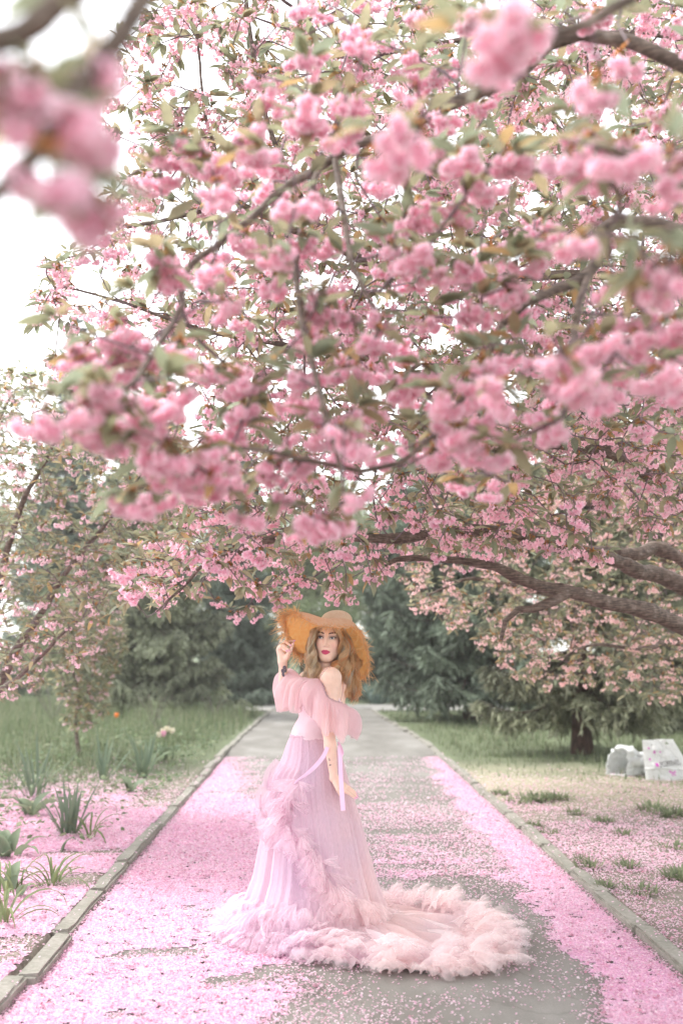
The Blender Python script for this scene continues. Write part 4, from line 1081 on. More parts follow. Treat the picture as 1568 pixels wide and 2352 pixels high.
g7 = np.array([-8.2, 33.0, 0]); spruce(g7, 13, 2.4, 0.8, 'blue', 'tall bluish spruce behind the left cherry', 0.5, 0.2, 7, 0.05)
g8 = np.array([-3.1, 36.0, 0]); spruce(g8, 9.5, 2.0, 0.5, 'blue', 'distant bluish spruce left of the path end', 0.5, 0.16, 8, 0.05)
g9 = np.array([4.6, 31.0, 0]); spruce(g9, 9.0, 2.2, 0.6, 'dark', 'distant dark spruce right of the path end', 0.45, 0.16, 9, 0.05)

# ================================================================== far deciduous trees
def crown_mesh(seed, col, n=6500, lean=0.0, hang=False):
    rg = np.random.default_rng(seed)
    m = 70
    c = unit(rg.normal(0, 1, (m, 3))) * (rg.random(m) ** 0.45)[:, None] * np.array([1, 1, 0.95])
    k = rg.integers(0, m, n); off = unit(rg.normal(0, 1, (n, 3))) * (rg.random(n) ** 0.5)[:, None] * rg.uniform(0.14, 0.27, m)[k][:, None]
    if hang: off = off * np.array([0.6, 0.6, 2.2])
    pos = c[k] + off
    TV = np.array([(-0.5, 0, 0), (0, -0.32, 0.08), (0.5, 0, 0), (0, 0.32, 0.08)])
    if hang: TV = TV[:, [1, 2, 0]] * np.array([0.5, 1, 1.4])
    Mx = rotmats(n, 1.0 if not hang else 0.3, rg) * rg.uniform(0.035, 0.065, n)[:, None, None]
    tint = np.array(col)[None] * (rg.uniform(0.8, 1.2, m)[k] * rg.uniform(0.8, 1.2, n))[:, None]
    V, T, Q, C = inst(TV, None, [(0, 1, 2, 3)], pos, Mx, np.ones((4, 3)), tint)
    return mesh_data('crown', V, T, Q, C, False, (M['grass'],))
CR = [crown_mesh(301, (0.23, 0.265, 0.145), 13000), crown_mesh(302, (0.185, 0.23, 0.12), 11000), crown_mesh(303, (0.27, 0.30, 0.18), 11000, 0, True), crown_mesh(304, (0.15, 0.19, 0.11), 9000)]
SHR = [(-3.3, 20.5, 0.75, 0.6, 0), (-2.6, 17.2, 0.5, 0.45, 1), (-5.6, 21.5, 0.9, 0.8, 2), (-7.2, 19.0, 1.0, 0.8, 1), (-2.3, 22.5, 0.6, 0.5, 3), (-6.2, 16.8, 0.6, 0.55, 0), (3.0, 24.0, 0.6, 0.5, 1), (-9.0, 24.5, 1.3, 1.2, 2), (-5.0, 26.5, 1.2, 1.1, 0)]
SHRC = [crown_mesh(311, (0.24, 0.28, 0.16), 1500), crown_mesh(312, (0.18, 0.23, 0.12), 1500), crown_mesh(313, (0.27, 0.31, 0.20), 1500, 0, True), crown_mesh(314, (0.16, 0.20, 0.12), 1500)]
def broadleaf(x, y, H, rad, kind, label, seed):
    rg = np.random.default_rng(seed)
    root = empty('broadleaf_tree', (x, y, 0.05), label, 'tree', 'broad-leaved trees far back')
    b = MB(); t = np.linspace(0, 1, 8)
    V, T, Q = tube(np.stack([0.15 * np.sin(t * 3 + seed), 0.1 * np.sin(t * 4), t * H * 0.75 - 0.05], -1), 0.16 * (1 - t * 0.8), 8); b.add(V, T, Q)
    for i in range(8):
        a = i * 2.4; z = H * (0.25 + 0.05 * i)
        P = crom([(0, 0, z), (0.4 * rad * math.cos(a), 0.4 * rad * math.sin(a), z + 0.10 * H), (0.8 * rad * math.cos(a), 0.8 * rad * math.sin(a), z + 0.16 * H)], 6)
        V, T, Q = tube(P, np.linspace(0.07, 0.015, 6), 6); b.add(V, T, Q)
    b.build('trunk', M['bark'], root, True)
    o = ob('crown', CR[kind], root, (0, 0, H * 0.56)); o.scale = (rad, rad, H * 0.46); o.rotation_euler = (0, 0, rg.uniform(0, 6))
for i, (x, y, H, rad, k, lab) in enumerate([
    (-0.6, 46, 8.5, 3.6, 0, 'pale green tree closing the view behind the woman'), (1.6, 55, 11, 4.5, 1, 'taller green tree right above the end of the path'), (-3.8, 58, 10, 4.5, 2, 'soft light green tree left of the path end'),
    (-9.5, 44, 9, 4.2, 0, 'pale tree behind the left spruces'), (-15, 38, 10, 4.6, 2, 'pale green weeping tree at the left edge'), (-20, 52, 11, 5.5, 1, 'broad green tree far left'), (7.5, 48, 10, 4.8, 1, 'green tree behind the right spruces'),
    (13, 40, 9, 4.5, 0, 'light green tree behind the right cherry'), (19, 52, 11, 5.5, 3, 'dark green tree far right'), (11, 27, 7, 3.2, 2, 'fresh green tree at the right edge behind the bags'), (-27, 62, 12, 6, 3, 'dark tree at the far left horizon'), (27, 64, 12, 6, 0, 'pale tree at the far right horizon'),
    (-12, 66, 12, 6, 3, 'dark tree between the far left trees'), (-6.8, 27.5, 3.0, 1.4, 2, 'low pale bush left of the grey-green spruce'), (4, 70, 12, 6, 3, 'dark tree deepest behind the path end'), (13, 66, 12, 6, 1, 'green tree deep behind on the right'), (0.5, 33.5, 3.4, 1.9, 1, 'round green bush behind the end of the path'), (-2.0, 31.5, 2.6, 1.4, 0, 'low light green bush left of the path end'), (2.9, 32.0, 2.8, 1.5, 3, 'low dark bush right of the path end'), (0.4, 62, 13, 6, 0, 'tall pale tree deepest behind the woman')]):
    broadleaf(x, y, H, rad, k, lab, 400 + i)

for i, (x, y, H, rad, k) in enumerate(SHR):
    lab = ['light green shrub in front of the left spruce foot', 'low leafy shrub beside the white tulips', 'pale feathery shrub left of the spruce foot', 'green shrub in the grass at the left edge', 'dark low shrub by the left kerb far down the path',
           'small light shrub behind the young cherry', 'small green shrub by the right kerb at the path end', 'big pale shrub at the far left', 'pale shrub just left of the grey-green spruce'][i]
    root = empty('leafy_shrub', (x, y, float(gh(x, y))), lab, 'shrub', 'shrubs on the verges')
    b = MB()
    for j in range(6):
        a = j * 1.05; V, T, Q = tube(crom([(0, 0, -0.02), (0.25 * rad * math.cos(a), 0.25 * rad * math.sin(a), H * 0.4), (0.6 * rad * math.cos(a), 0.6 * rad * math.sin(a), H * 0.8)], 5), np.linspace(0.012, 0.004, 5), 5); b.add(V, T, Q)
    b.build('stems', M['twig'], root, True)
    o = ob('crown', SHRC[k], root, (0, 0, H * 0.52)); o.scale = (rad, rad, H * 0.55); o.rotation_euler = (0, 0, i * 1.3)

# ================================================================== white plastic bags
def film(name, tintc):
    m, n, out = new_mat(name)
    p = nd(n, 'ShaderNodeBsdfPrincipled', Roughness=0.35); p.inputs['Base Color'].default_value = (*tintc, 1)
    t = nd(n, 'ShaderNodeBsdfTranslucent'); t.inputs[0].default_value = (*tintc, 1)
    mx = nd(n, 'ShaderNodeMixShader'); mx.inputs[0].default_value = 0.3
    h = noise(n, 14, 6, 'Object', 0.65); n.links.new(bump(n, h, 0.7, 0.03), p.inputs['Normal'])
    n.links.new(p.outputs[0], mx.inputs[1]); n.links.new(t.outputs[0], mx.inputs[2]); n.links.new(mx.outputs[0], out.inputs[0]); return m
M['film'] = film('white_film', (0.78, 0.79, 0.78))
M['print_m'] = solid('magenta_print', [(0.3, (0.60, 0.10, 0.48)), (0.7, (0.66, 0.16, 0.55))], 20, 0.5, 0)
M['print_k'] = solid('dark_print', [(0.3, (0.06, 0.055, 0.065)), (0.7, (0.10, 0.09, 0.10))], 20, 0.5, 0)
def open_bag():
    c = gnd(1448, 1784); z0 = float(gh(c[0], c[1]))
    root = empty('plastic_bag', (c[0], c[1], z0), 'crumpled white plastic bag lying on its side, open towards the spruce trunk', 'bag')
    nu, nv = 72, 44
    s = np.linspace(0, 1, nv); th = np.arange(nu) / nu * 2 * PI
    S, TH = np.meshgrid(s, th, indexing='ij')
    Lx = 0.72
    x = -0.27 + S * Lx
    hw = np.interp(S, [0, 0.15, 0.6, 0.9, 1], [0.16, 0.175, 0.17, 0.15, 0.10]); hh = np.interp(S, [0, 0.12, 0.5, 0.9, 1], [0.165, 0.17, 0.125, 0.095, 0.05])
    e = 0.62
    yy = hw * np.sign(np.cos(TH)) * np.abs(np.cos(TH)) ** e; zz = hh * np.sign(np.sin(TH)) * np.abs(np.sin(TH)) ** e + hh * 0.97
    V = np.stack([x + 0.08 * (zz / 0.35 - 0.5) * (1 - S), yy - 0.06 * (1 - S), zz], -1)
    nz = np.stack([vnoise(V, 500 + i, 3, 7.0) for i in range(3)], -1); rd = np.abs(vnoise(V * np.array([2.2, 10, 10]), 530, 3)); V = V + (0.045 - 0.16 * rd)[..., None] * unit(V - V.mean(1, keepdims=True)) * 0.8 + 0.04 * nz + 0.018 * np.stack([vnoise(V, 520 + i, 2, 22.0) for i in range(3)], -1)
    V[..., 2] = np.maximum(V[..., 2], 0.004)
    # thin film with a rolled rim: outer skin then an inner skin
    cen = V.mean(1, keepdims=True); In = cen + (V - cen) * 0.965; In[..., 0] += 0.004
    b = MB(); b.add(V, None, gridq(nv, nu, True)); b.add(In, None, gridq(nv, nu, True)[:, ::-1])
    i = np.arange(nu); j = (i + 1) % nu
    b.Q.append(np.stack([i, i + nv * nu, j + nv * nu, j], -1))
    b.build('bag_film', M['film'], root, True)
    root.rotation_euler = (0, 0, math.radians(28))
def printed_bag():
    g = gnd(1530, 1797); Y = g[1]; z0 = float(gh(g[0], Y))
    root = empty('plastic_bag', (g[0], Y, z0), 'upright white printed plastic bag with magenta squares and a small bow', 'bag')
    o0 = np.array([g[0], Y, z0])
    bl = np.array([-0.245, 0, 0.0]); br = np.array([0.36, 0, 0.0]); tl = np.array([-0.255, 0.05, 0.445]); trr = np.array([0.115, 0.06, 0.455])
    def S(u, v, side=-1):
        u = np.asarray(u, float); v = np.asarray(v, float)
        p = (bl * (1 - u)[..., None] + br * u[..., None]) * (1 - v)[..., None] + (tl * (1 - u)[..., None] + trr * u[..., None]) * v[..., None]
        bulge = 0.10 * np.sin(np.clip(u, 0, 1) * PI) ** 0.6 * (1 - v ** 1.6) + 0.006
        q = np.stack([u * 5, v * 5, 0 * u + side], -1)
        n = vnoise(q, 510, 3) - 1.1 * np.abs(vnoise(q * np.array([1.6, 1.1, 1]) + 3, 515, 3)) + 0.3; p = p.copy()
        p[..., 1] += side * bulge + 0.045 * n * np.sin(np.clip(u, 0, 1) * PI) - 0.012 * (np.abs(v - 0.27 - 0.03 * np.sin(u * 4)) < 0.025) * -side
        p[..., 2] += 0.010 * vnoise(q, 511, 2) * (v > 0.95)
        return p
    nu = nv = 60
    U, W = np.meshgrid(np.linspace(0, 1, nu), np.linspace(0, 1, nv))
    b = MB(); Q = gridq(nv, nu)
    hole = ((U - 0.74) / 0.075) ** 2 + ((W - 0.90) / 0.035) ** 2 < 1
    keep = ~hole.ravel()[Q].all(1)
    b.add(S(U, W, -1), None, Q[keep]); b.add(S(U, W, 1), None, Q[keep][:, ::-1])
    b.build('bag_film', M['film'], root, True)
    def patch(name, u, v, wu, wv, mat, pts=None):
        if pts is None:
            a, c = np.meshgrid(np.linspace(u - wu, u + wu, 4), np.linspace(v - wv, v + wv, 4)); P = S(a, c); P[..., 1] -= 0.004
            mk(name, P, None, gridq(4, 4), mat, root)
    for u, v, s in [(0.14, 0.80, 0.026), (0.27, 0.70, 0.036), (0.43, 0.70, 0.024), (0.12, 0.52, 0.026), (0.24, 0.385, 0.045)]:
        patch('printed_square', u, v, s * 0.75, s, M['print_m'])
    for u, v, s in [(0.26, 0.88, 0.014), (0.30, 0.335, 0.016), (0.38, 0.54, 0.011), (0.15, 0.255, 0.011), (0.62, 0.66, 0.008), (0.68, 0.56, 0.008), (0.33, 0.61, 0.006), (0.55, 0.83, 0.007)]:
        patch('printed_dot', u, v, s * 0.6, s, M['print_k'])
    # bow: two loops and two tails
    b = MB()
    def tri(pts):
        pts = np.array(pts); P = S(pts[:, 0], pts[:, 1]); P[:, 1] -= 0.004
        b.add(P, [(0, 1, 2)] + ([(0, 2, 3)] if len(pts) == 4 else []))
    uc, vc = 0.53, 0.20
    for sg in (-1, 1):
        tri([(uc, vc - 0.01), (uc + sg * 0.06, vc + 0.055), (uc + sg * 0.075, vc + 0.01), (uc + sg * 0.045, vc - 0.015)])
        tri([(uc, vc), (uc + sg * 0.02, vc - 0.09), (uc + sg * 0.04, vc - 0.08), (uc + sg * 0.015, vc)])
    b.build('printed_bow', M['print_m'], root)
    cu = bpy.data.curves.new('lettering', 'FONT'); cu.body = 'POZITIVES'; cu.size = 1.0; cu.resolution_u = 3; cu.space_character = 0.92
    to = bpy.data.objects.new('lettering_curve', cu); COL.objects.link(to)
    bpy.context.view_layer.update()
    me = bpy.data.meshes.new_from_object(to.evaluated_get(bpy.context.evaluated_depsgraph_get()))
    bpy.data.objects.remove(to); bpy.data.curves.remove(cu)
    n = len(me.vertices); co = np.zeros(n * 3); me.vertices.foreach_get('co', co); co = co.reshape(-1, 3)
    w_ = co[:, 0].max() - co[:, 0].min(); uu = 0.31 + (co[:, 0] - co[:, 0].min()) / w_ * 0.50; vv = 0.335 + co[:, 1] / 0.72 * 0.125 + (uu - 0.31) * 0.10
    P = S(uu, vv); P[:, 1] -= 0.006
    me.vertices.foreach_set('co', P.astype(np.float32).ravel()); me.name = 'lettering'; me.materials.clear(); me.materials.append(M['print_k']); me.update()
    ob('lettering', me, root)
open_bag(); printed_bag()

# ================================================================== pale haze added over the park to lift the dark tones
def haze():
    x0, x1, y0, y1, z0, z1 = -75, 75, -20, 95, -1.5, 16
    V = [(x, y, z) for x in (x0, x1) for y in (y0, y1) for z in (z0, z1)]
    Q = [(0, 1, 3, 2), (4, 6, 7, 5), (0, 4, 5, 1), (2, 3, 7, 6), (0, 2, 6, 4), (1, 5, 7, 3)]
    m, n, out = new_mat('pale_haze')
    v = n.nodes.new('ShaderNodeVolumePrincipled')
    v.inputs['Color'].default_value = (0.96, 0.97, 0.97, 1); v.inputs['Density'].default_value = 0.0012; v.inputs['Anisotropy'].default_value = 0.2
    n.links.new(v.outputs[0], out.inputs['Volume'])
    mk('haze', V, None, Q, m, None, None, False, kind='stuff', label='thin pale haze added to the park air to lift the dark tones', category='haze')
haze()
# ================================================================== THE WOMAN
from mathutils.bvhtree import BVHTree
WY = 5.75
def P(px, py, dy=0.0): return at(px, py, WY + dy)
SKIN = np.array([0.78, 0.555, 0.45])
# ---- signed distance sculpting
def sd_cap(X, a, b, r1, r2):
    a = np.asarray(a); b = np.asarray(b); d = b - a; q = X - a
    t = np.clip((q @ d) / max(d @ d, 1e-9), 0, 1)
    return np.linalg.norm(q - t[..., None] * d, axis=-1) - (r1 + (r2 - r1) * t)
def sd_ell(X, c, rad, A=None):
    q = X - np.asarray(c)
    if A is not None: q = q @ np.asarray(A).T                # rows of A: local axes
    rad = np.asarray(rad, float)
    k0 = np.linalg.norm(q / rad, axis=-1); k1 = np.linalg.norm(q / rad ** 2, axis=-1)
    return k0 * (k0 - 1) / np.maximum(k1, 1e-6)
def smin(a, b, k):
    h = np.clip(0.5 + 0.5 * (b - a) / k, 0, 1); return b + (a - b) * h - k * h * (1 - h)
def smax(a, b, k): return -smin(-a, -b, k)
class Field:
    def __init__(s, lo, hi, vox):
        s.lo = np.asarray(lo, float); s.v = vox; s.n = np.ceil((np.asarray(hi) - s.lo) / vox).astype(int) + 1
        s.F = np.full(s.n, 1.0, np.float32)
    def box(s, lo, hi):
        a = np.clip(np.floor((lo - s.lo) / s.v).astype(int), 0, s.n - 1); b = np.clip(np.ceil((hi - s.lo) / s.v).astype(int) + 1, 1, s.n)
        sl = tuple(slice(i, j) for i, j in zip(a, b))
        g = [s.lo[i] + np.arange(a[i], b[i]) * s.v for i in range(3)]
        return sl, np.stack(np.meshgrid(*g, indexing='ij'), -1)
    def add(s, prims, k, sub=False, kin=0.0):
        """prims: list of ('c',a,b,r1,r2) or ('e',c,rad,A); blended among themselves with kin, then into the field with k"""
        lo = np.full(3, 1e9); hi = -lo
        for p in prims:
            if p[0] == 'c': pts = np.array([p[1], p[2]]); r = max(p[3], p[4])
            else: pts = np.array([p[1]]); r = max(p[2])
            lo = np.minimum(lo, pts.min(0) - r); hi = np.maximum(hi, pts.max(0) + r)
        m = k + 0.012
        sl, X = s.box(lo - m, hi + m); D = None
        for p in prims:
            d = sd_cap(X, *p[1:]) if p[0] == 'c' else sd_ell(X, *p[1:])
            D = d if D is None else (smin(D, d, kin) if kin else np.minimum(D, d))
        f = s.F[sl]
        s.F[sl] = smax(f, -D, k) if sub else smin(f, D, k)
    def mesh(s):
        F = s.F; S = F < 0
        nx, ny, nz = F.shape
        c = np.zeros((nx - 1, ny - 1, nz - 1), np.int8)
        for dx in (0, 1):
            for dy in (0, 1):
                for dz in (0, 1): c += S[dx:nx - 1 + dx, dy:ny - 1 + dy, dz:nz - 1 + dz]
        act = np.argwhere((c > 0) & (c < 8)); idx = np.full(c.shape, -1, np.int32)
        idx[tuple(act.T)] = np.arange(len(act))
        acc = np.zeros((len(act), 3)); cnt = np.zeros(len(act))
        cor = [(0, 0, 0), (1, 0, 0), (0, 1, 0), (1, 1, 0), (0, 0, 1), (1, 0, 1), (0, 1, 1), (1, 1, 1)]
        val = [F[act[:, 0] + o[0], act[:, 1] + o[1], act[:, 2] + o[2]].astype(float) for o in cor]
        for i in range(8):
            for b in (1, 2, 4):
                j = i | b
                if j == i: continue
                cr = (val[i] < 0) != (val[j] < 0)
                t = np.where(cr, val[i] / np.where(cr, val[i] - val[j], 1), 0)[:, None]
                p = np.array(cor[i]) + t * (np.array(cor[j]) - np.array(cor[i]))
                acc[cr] += p[cr]; cnt[cr] += 1
        V = s.lo + s.v * (act + acc / np.maximum(cnt, 1)[:, None])
        Q = []
        for ax in range(3):
            o1, o2 = [(1, 2), (2, 0), (0, 1)][ax]
            a = np.take(S, range(0, S.shape[ax] - 1), ax); b = np.take(S, range(1, S.shape[ax]), ax)
            e = np.argwhere(a != b)
            e = e[(e[:, o1] > 0) & (e[:, o2] > 0) & (e[:, o1] < S.shape[o1] - 1) & (e[:, o2] < S.shape[o2] - 1)]
            ins = S[tuple(e.T)]
            def cell(d1, d2):
                q = e.copy(); q[:, o1] -= d1; q[:, o2] -= d2; return idx[tuple(q.T)]
            q = np.stack([cell(1, 1), cell(0, 1), cell(0, 0), cell(1, 0)], -1)
            q[~ins] = q[~ins][:, ::-1]; Q.append(q)
        return V, np.vstack(Q)

# ---- frames
a_ = math.radians(13)
HF = np.array([-math.sin(a_), -math.cos(a_), 0.0]); HX = np.array([math.cos(a_), -math.sin(a_), 0.0]); HZ = np.array([0, 0, 1.0])
tl_ = math.radians(-3); HX, HZ = HX * math.cos(tl_) + HZ * math.sin(tl_), HZ * math.cos(tl_) - HX * math.sin(tl_)
HS = np.array([1.06, 1.06, 1.14])
HC = P(756.5, 1466, -0.01)
HA = np.stack([HX, HF, HZ])
def h(x, y, z): return HC + HX * x * HS[0] + HF * y * HS[1] + HZ * z * HS[2]
def hr(*r): return tuple(np.array(r) * HS)
TF = np.array([-0.90, -0.43, 0.0]); TS = np.array([0.43, -0.90, 0.0]); TZ = np.array([0, 0, 1.0]); TA = np.stack([TF, TS, TZ])
Sn, En, Wn = P(761, 1556, -0.13), P(754, 1674, -0.175), P(766.5, 1787, -0.19)
Sf, Ef, Wf = P(704, 1562, 0.15), P(655, 1618, 0.06), P(649, 1521, -0.01)
NB = P(744, 1546, 0.0); CH = P(744, 1602, 0.0); WA = P(711.5, 1690, 0.0); HI = P(714, 1770, 0.0)
torso = [('e', CH, (0.105, 0.150, 0.165), TA), ('c', CH - TZ * 0.06, WA, 0.105, 0.083), ('c', WA, HI, 0.083, 0.125)]
bust = [('e', CH + TF * 0.075 + TS * s * 0.068 - TZ * 0.035, (0.058, 0.062, 0.062), TA) for s in (-1, 1)]

def body():
    fd = Field((-0.32, 5.36, -0.02), (0.36, 6.02, 1.82), 0.003)
    fd.add([torso[0]], 0.01); fd.add([torso[1]], 0.05); fd.add([torso[2]], 0.05)
    fd.add([('e', HI - TZ * 0.02, (0.125, 0.155, 0.12), TA)], 0.05)
    for b in bust: fd.add([b], 0.03)
    fd.add([('c', Sn + TZ * 0.0, Sf, 0.048, 0.046)], 0.05)
    fd.add([('c', NB - TZ * 0.01, Sn * 0.75 + NB * 0.25, 0.040, 0.036), ('c', NB - TZ * 0.01, Sf * 0.75 + NB * 0.25, 0.040, 0.034)], 0.045)
    # shoulder blade on the bare back
    fd.add([('e', CH - TF * 0.085 + TS * 0.07 + TZ * 0.07, (0.03, 0.05, 0.06), TA)], 0.04)
    for sgn in (-1, 1):                                      # legs, hidden by the gown
        hp = HI + TS * sgn * 0.08 - TZ * 0.05; kn = np.array([hp[0] + 0.02, hp[1], 0.50]); an = np.array([hp[0] + 0.03, hp[1], 0.12])
        fd.add([('c', hp, kn, 0.082, 0.052)], 0.04); fd.add([('c', kn, an, 0.052, 0.036)], 0.03)
        fd.add([('c', an, an + TF * 0.15 - TZ * 0.085, 0.036, 0.026)], 0.03)
    # neck and head
    fd.add([('c', h(0.0, -0.03, -0.055), NB, 0.050, 0.054)], 0.03)
    hd = [('e', h(0, -0.02, 0.030), hr(0.073, 0.090, 0.084), HA), ('e', h(0, 0.022, -0.040), hr(0.0585, 0.064, 0.075), HA)]
    fd.add([hd[0]], 0.02); fd.add([hd[1]], 0.03)
    fd.add([('e', h(0, 0.060, -0.092), hr(0.022, 0.019, 0.018), HA)], 0.028)
    for s in (-1, 1):
        fd.add([('e', h(s * 0.036, 0.046, -0.030), hr(0.024, 0.026, 0.028), HA)], 0.02)
        fd.add([('c', h(s * 0.053, -0.005, -0.055), h(s * 0.018, 0.055, -0.096), 0.018, 0.014)], 0.03)
        fd.add([('e', h(s * 0.073, -0.012, -0.008), hr(0.008, 0.017, 0.030), HA)], 0.008)
    fd.add([('e', h(0, 0.066, 0.022), hr(0.046, 0.016, 0.012), HA)], 0.02)
    for s in (-1, 1): fd.add([('e', h(s * 0.0315, 0.098, -0.001), hr(0.019, 0.021, 0.011), HA)], 0.014, True)
    for s in (-1, 1): fd.add([('e', h(s * 0.0315, 0.0665, -0.001), hr(0.0145, 0.0125, 0.0105), HA)], 0.004)
    fd.add([('c', h(0, 0.080, 0.006), h(0, 0.0985, -0.034), 0.0075, 0.0095)], 0.012)
    for s in (-1, 1): fd.add([('e', h(s * 0.0115, 0.088, -0.038), hr(0.0075, 0.0085, 0.0065), HA)], 0.007)
    fd.add([('e', h(0, 0.0815, -0.0605), hr(0.0225, 0.0095, 0.0062), HA)], 0.007)
    fd.add([('e', h(0, 0.0805, -0.0735), hr(0.0195, 0.0105, 0.0075), HA)], 0.006)
    fd.add([('c', h(-0.021, 0.088, -0.0665), h(0.021, 0.088, -0.0665), 0.0016, 0.0016)], 0.003, True)
    # arms
    fd.add([('c', Sn, Sn * 0.45 + En * 0.55, 0.047, 0.041)], 0.035); fd.add([('c', Sn * 0.45 + En * 0.55, En, 0.041, 0.035)], 0.02); fd.add([('c', En, En * 0.65 + Wn * 0.35, 0.0345, 0.0325)], 0.02); fd.add([('c', En * 0.65 + Wn * 0.35, Wn, 0.0325, 0.0215)], 0.015)
    fd.add([('c', Sf, Ef, 0.044, 0.035)], 0.03); fd.add([('c', Ef, Ef * 0.6 + Wf * 0.4, 0.034, 0.0315)], 0.02); fd.add([('c', Ef * 0.6 + Wf * 0.4, Wf, 0.0315, 0.0215)], 0.015)
    # near hand: back of the hand to the lens, fingers trailing down to the right
    kn = [P(787, 1815.5, -0.222), P(790, 1811, -0.206), P(791, 1806.5, -0.190), P(789.5, 1802, -0.175)]
    md = [P(801, 1823, -0.228), P(805, 1820, -0.210), P(805.5, 1815.5, -0.193), P(803, 1810, -0.176)]
    tp = [P(814.5, 1832.5, -0.226), P(819, 1830.5, -0.207), P(819, 1826, -0.190), P(816.5, 1820.5, -0.174)]
    fd.add([('c', Wn, k_, 0.017, 0.0115) for k_ in kn], 0.012, False, 0.012)
    fd.add([q for k_, m_, t_ in zip(kn, md, tp) for q in (('c', k_, m_, 0.0098, 0.0082), ('c', m_, t_, 0.0082, 0.0062))], 0.004)
    th = [P(770, 1798, -0.208), P(776, 1815, -0.236), P(784, 1830, -0.240)]
    fd.add([('c', th[0], th[1], 0.0155, 0.0100), ('c', th[1], th[2], 0.0100, 0.0078)], 0.010, False, 0.006)
    # far hand: palm to the lens, fingers curled, thumb and forefinger pinching the brim
    k2 = [P(652, 1484, -0.006), P(646, 1484, -0.004), P(641.5, 1488, 0.0), P(639, 1493, 0.004)]
    j2 = [P(664, 1473, -0.028), P(655, 1474.5, -0.036), P(648.5, 1480, -0.038), P(645.5, 1486, -0.036)]
    t2 = [P(675.5, 1472, -0.036), P(667, 1482, -0.058), P(663, 1493, -0.056), P(658, 1495, -0.052)]
    fd.add([('c', Wf, k_, 0.0185, 0.0120) for k_ in k2], 0.014, False, 0.014)
    fd.add([q for k_, m_, t_ in zip(k2, j2, t2) for q in (('c', k_, m_, 0.0102, 0.0086), ('c', m_, t_, 0.0086, 0.0066))], 0.004)
    t3 = [P(658, 1510, -0.024), P(667, 1494, -0.046), P(673, 1479, -0.048)]
    fd.add([('c', t3[0], t3[1], 0.0165, 0.0105), ('c', t3[1], t3[2], 0.0105, 0.0080)], 0.010, False, 0.006)
    V, Q = fd.mesh()
    nails = [(tp[i], md[i]) for i in range(4)] + [(th[2], th[1])] + [(t2[i], j2[i]) for i in range(4)] + [(t3[2], t3[1])]
    return V, Q, nails
BV, BQ, NAILS = body()
print('body', len(BV), len(BQ))
# skin colours: lips, brows, make-up, the hair-covered scalp
Lc = ((BV - HC) @ HA.T) / HS
x_, y_, z_ = Lc[:, 0], Lc[:, 1], Lc[:, 2]
BC = np.tile(SKIN, (len(BV), 1)) * (1 + 0.03 * vnoise(BV, 77, 3, 25))[:, None]
def paint(w, c):
    global BC
    w = np.clip(w, 0, 1)[:, None]; BC = BC * (1 - w) + np.asarray(c) * w
front = (y_ > 0.035) & (np.abs(x_) < 0.09) & (z_ > -0.12) & (z_ < 0.13)
ax_ = np.abs(x_)
paint(front * 0.40 * np.exp(-((ax_ - 0.043) / 0.017) ** 2 - ((z_ + 0.036) / 0.018) ** 2), (0.72, 0.34, 0.29))
eyx = (ax_ - 0.0325)
paint(front * 0.85 * np.exp(-(eyx / 0.020) ** 4 - ((z_ - 0.005) / 0.0085) ** 2), (0.20, 0.11, 0.09))
bz = 0.0215 + 0.006 * np.sin(np.clip((ax_ - 0.012) / 0.042, 0, 1) * PI * 0.72)
paint(front * (ax_ > 0.0125) * (ax_ < 0.053) * sstep(0.0048, 0.0022, np.abs(z_ - bz) * (1 + 12 * np.clip(ax_ - 0.036, 0, 1) * 2.2)), (0.085, 0.045, 0.035))
lt = 0.0255; up_ = -0.0665 + (0.0105 - 0.0025 * np.exp(-(ax_ / 0.004) ** 2)) * np.clip(1 - (ax_ / lt) ** 1.6, 0, 1); dn_ = -0.0665 - 0.0145 * np.clip(1 - (ax_ / lt) ** 2.2, 0, 1)
lipw = sstep(-0.0012, 0.0012, up_ - z_) * sstep(-0.0012, 0.0012, z_ - dn_) * (ax_ < lt + 0.001) * (y_ > 0.055)
paint(front * lipw, (0.52, 0.06, 0.14))
paint(front * (ax_ < 0.020) * sstep(0.0022, 0.0008, np.abs(z_ + 0.0665)) * (y_ > 0.06) * 0.6, (0.30, 0.05, 0.08))
hairline = np.maximum(sstep(0.052, 0.064, z_ + 0.15 * (ax_ - 0.03).clip(0, 1)), sstep(0.030, 0.018, y_) * (z_ > -0.055) * sstep(-0.06, -0.04, z_))
paint(hairline * (np.linalg.norm(Lc - np.array([0, 0, 0.02]), axis=1) < 0.135) * (z_ > -0.06), (0.62, 0.38, 0.18))
def skin_mat():
    m, n, out = new_mat('skin')
    p = nd(n, 'ShaderNodeBsdfPrincipled', Roughness=0.48); p.inputs['Specular IOR Level'].default_value = 0.32
    a = n.nodes.new('ShaderNodeVertexColor'); a.layer_name = 'Col'
    v = noise(n, 40, 4); c = mixrgb(n, 'MULTIPLY', 1.0, a.outputs[0], ramp(n, v, [(0.3, (0.95, 0.94, 0.94)), (0.7, (1.05, 1.05, 1.05))]))
    n.links.new(c, p.inputs['Base Color'])
    p.inputs['Subsurface Weight'].default_value = 0.25; p.inputs['Subsurface Radius'].default_value = (1.0, 0.4, 0.25); p.inputs['Subsurface Scale'].default_value = 0.006
    n.links.new(p.outputs[0], out.inputs[0]); return m
M['skin'] = skin_mat()
WO = np.array([-0.02, WY, 0.0])
person = empty('person', tuple(WO), 'woman in a pale pink tulle gown holding the brim of her straw hat', 'person')
mk('body', BV - WO, None, BQ, M['skin'], person, BC, True)
BVH = BVHTree.FromPolygons([tuple(v) for v in BV], [tuple(int(i) for i in q) for q in BQ])
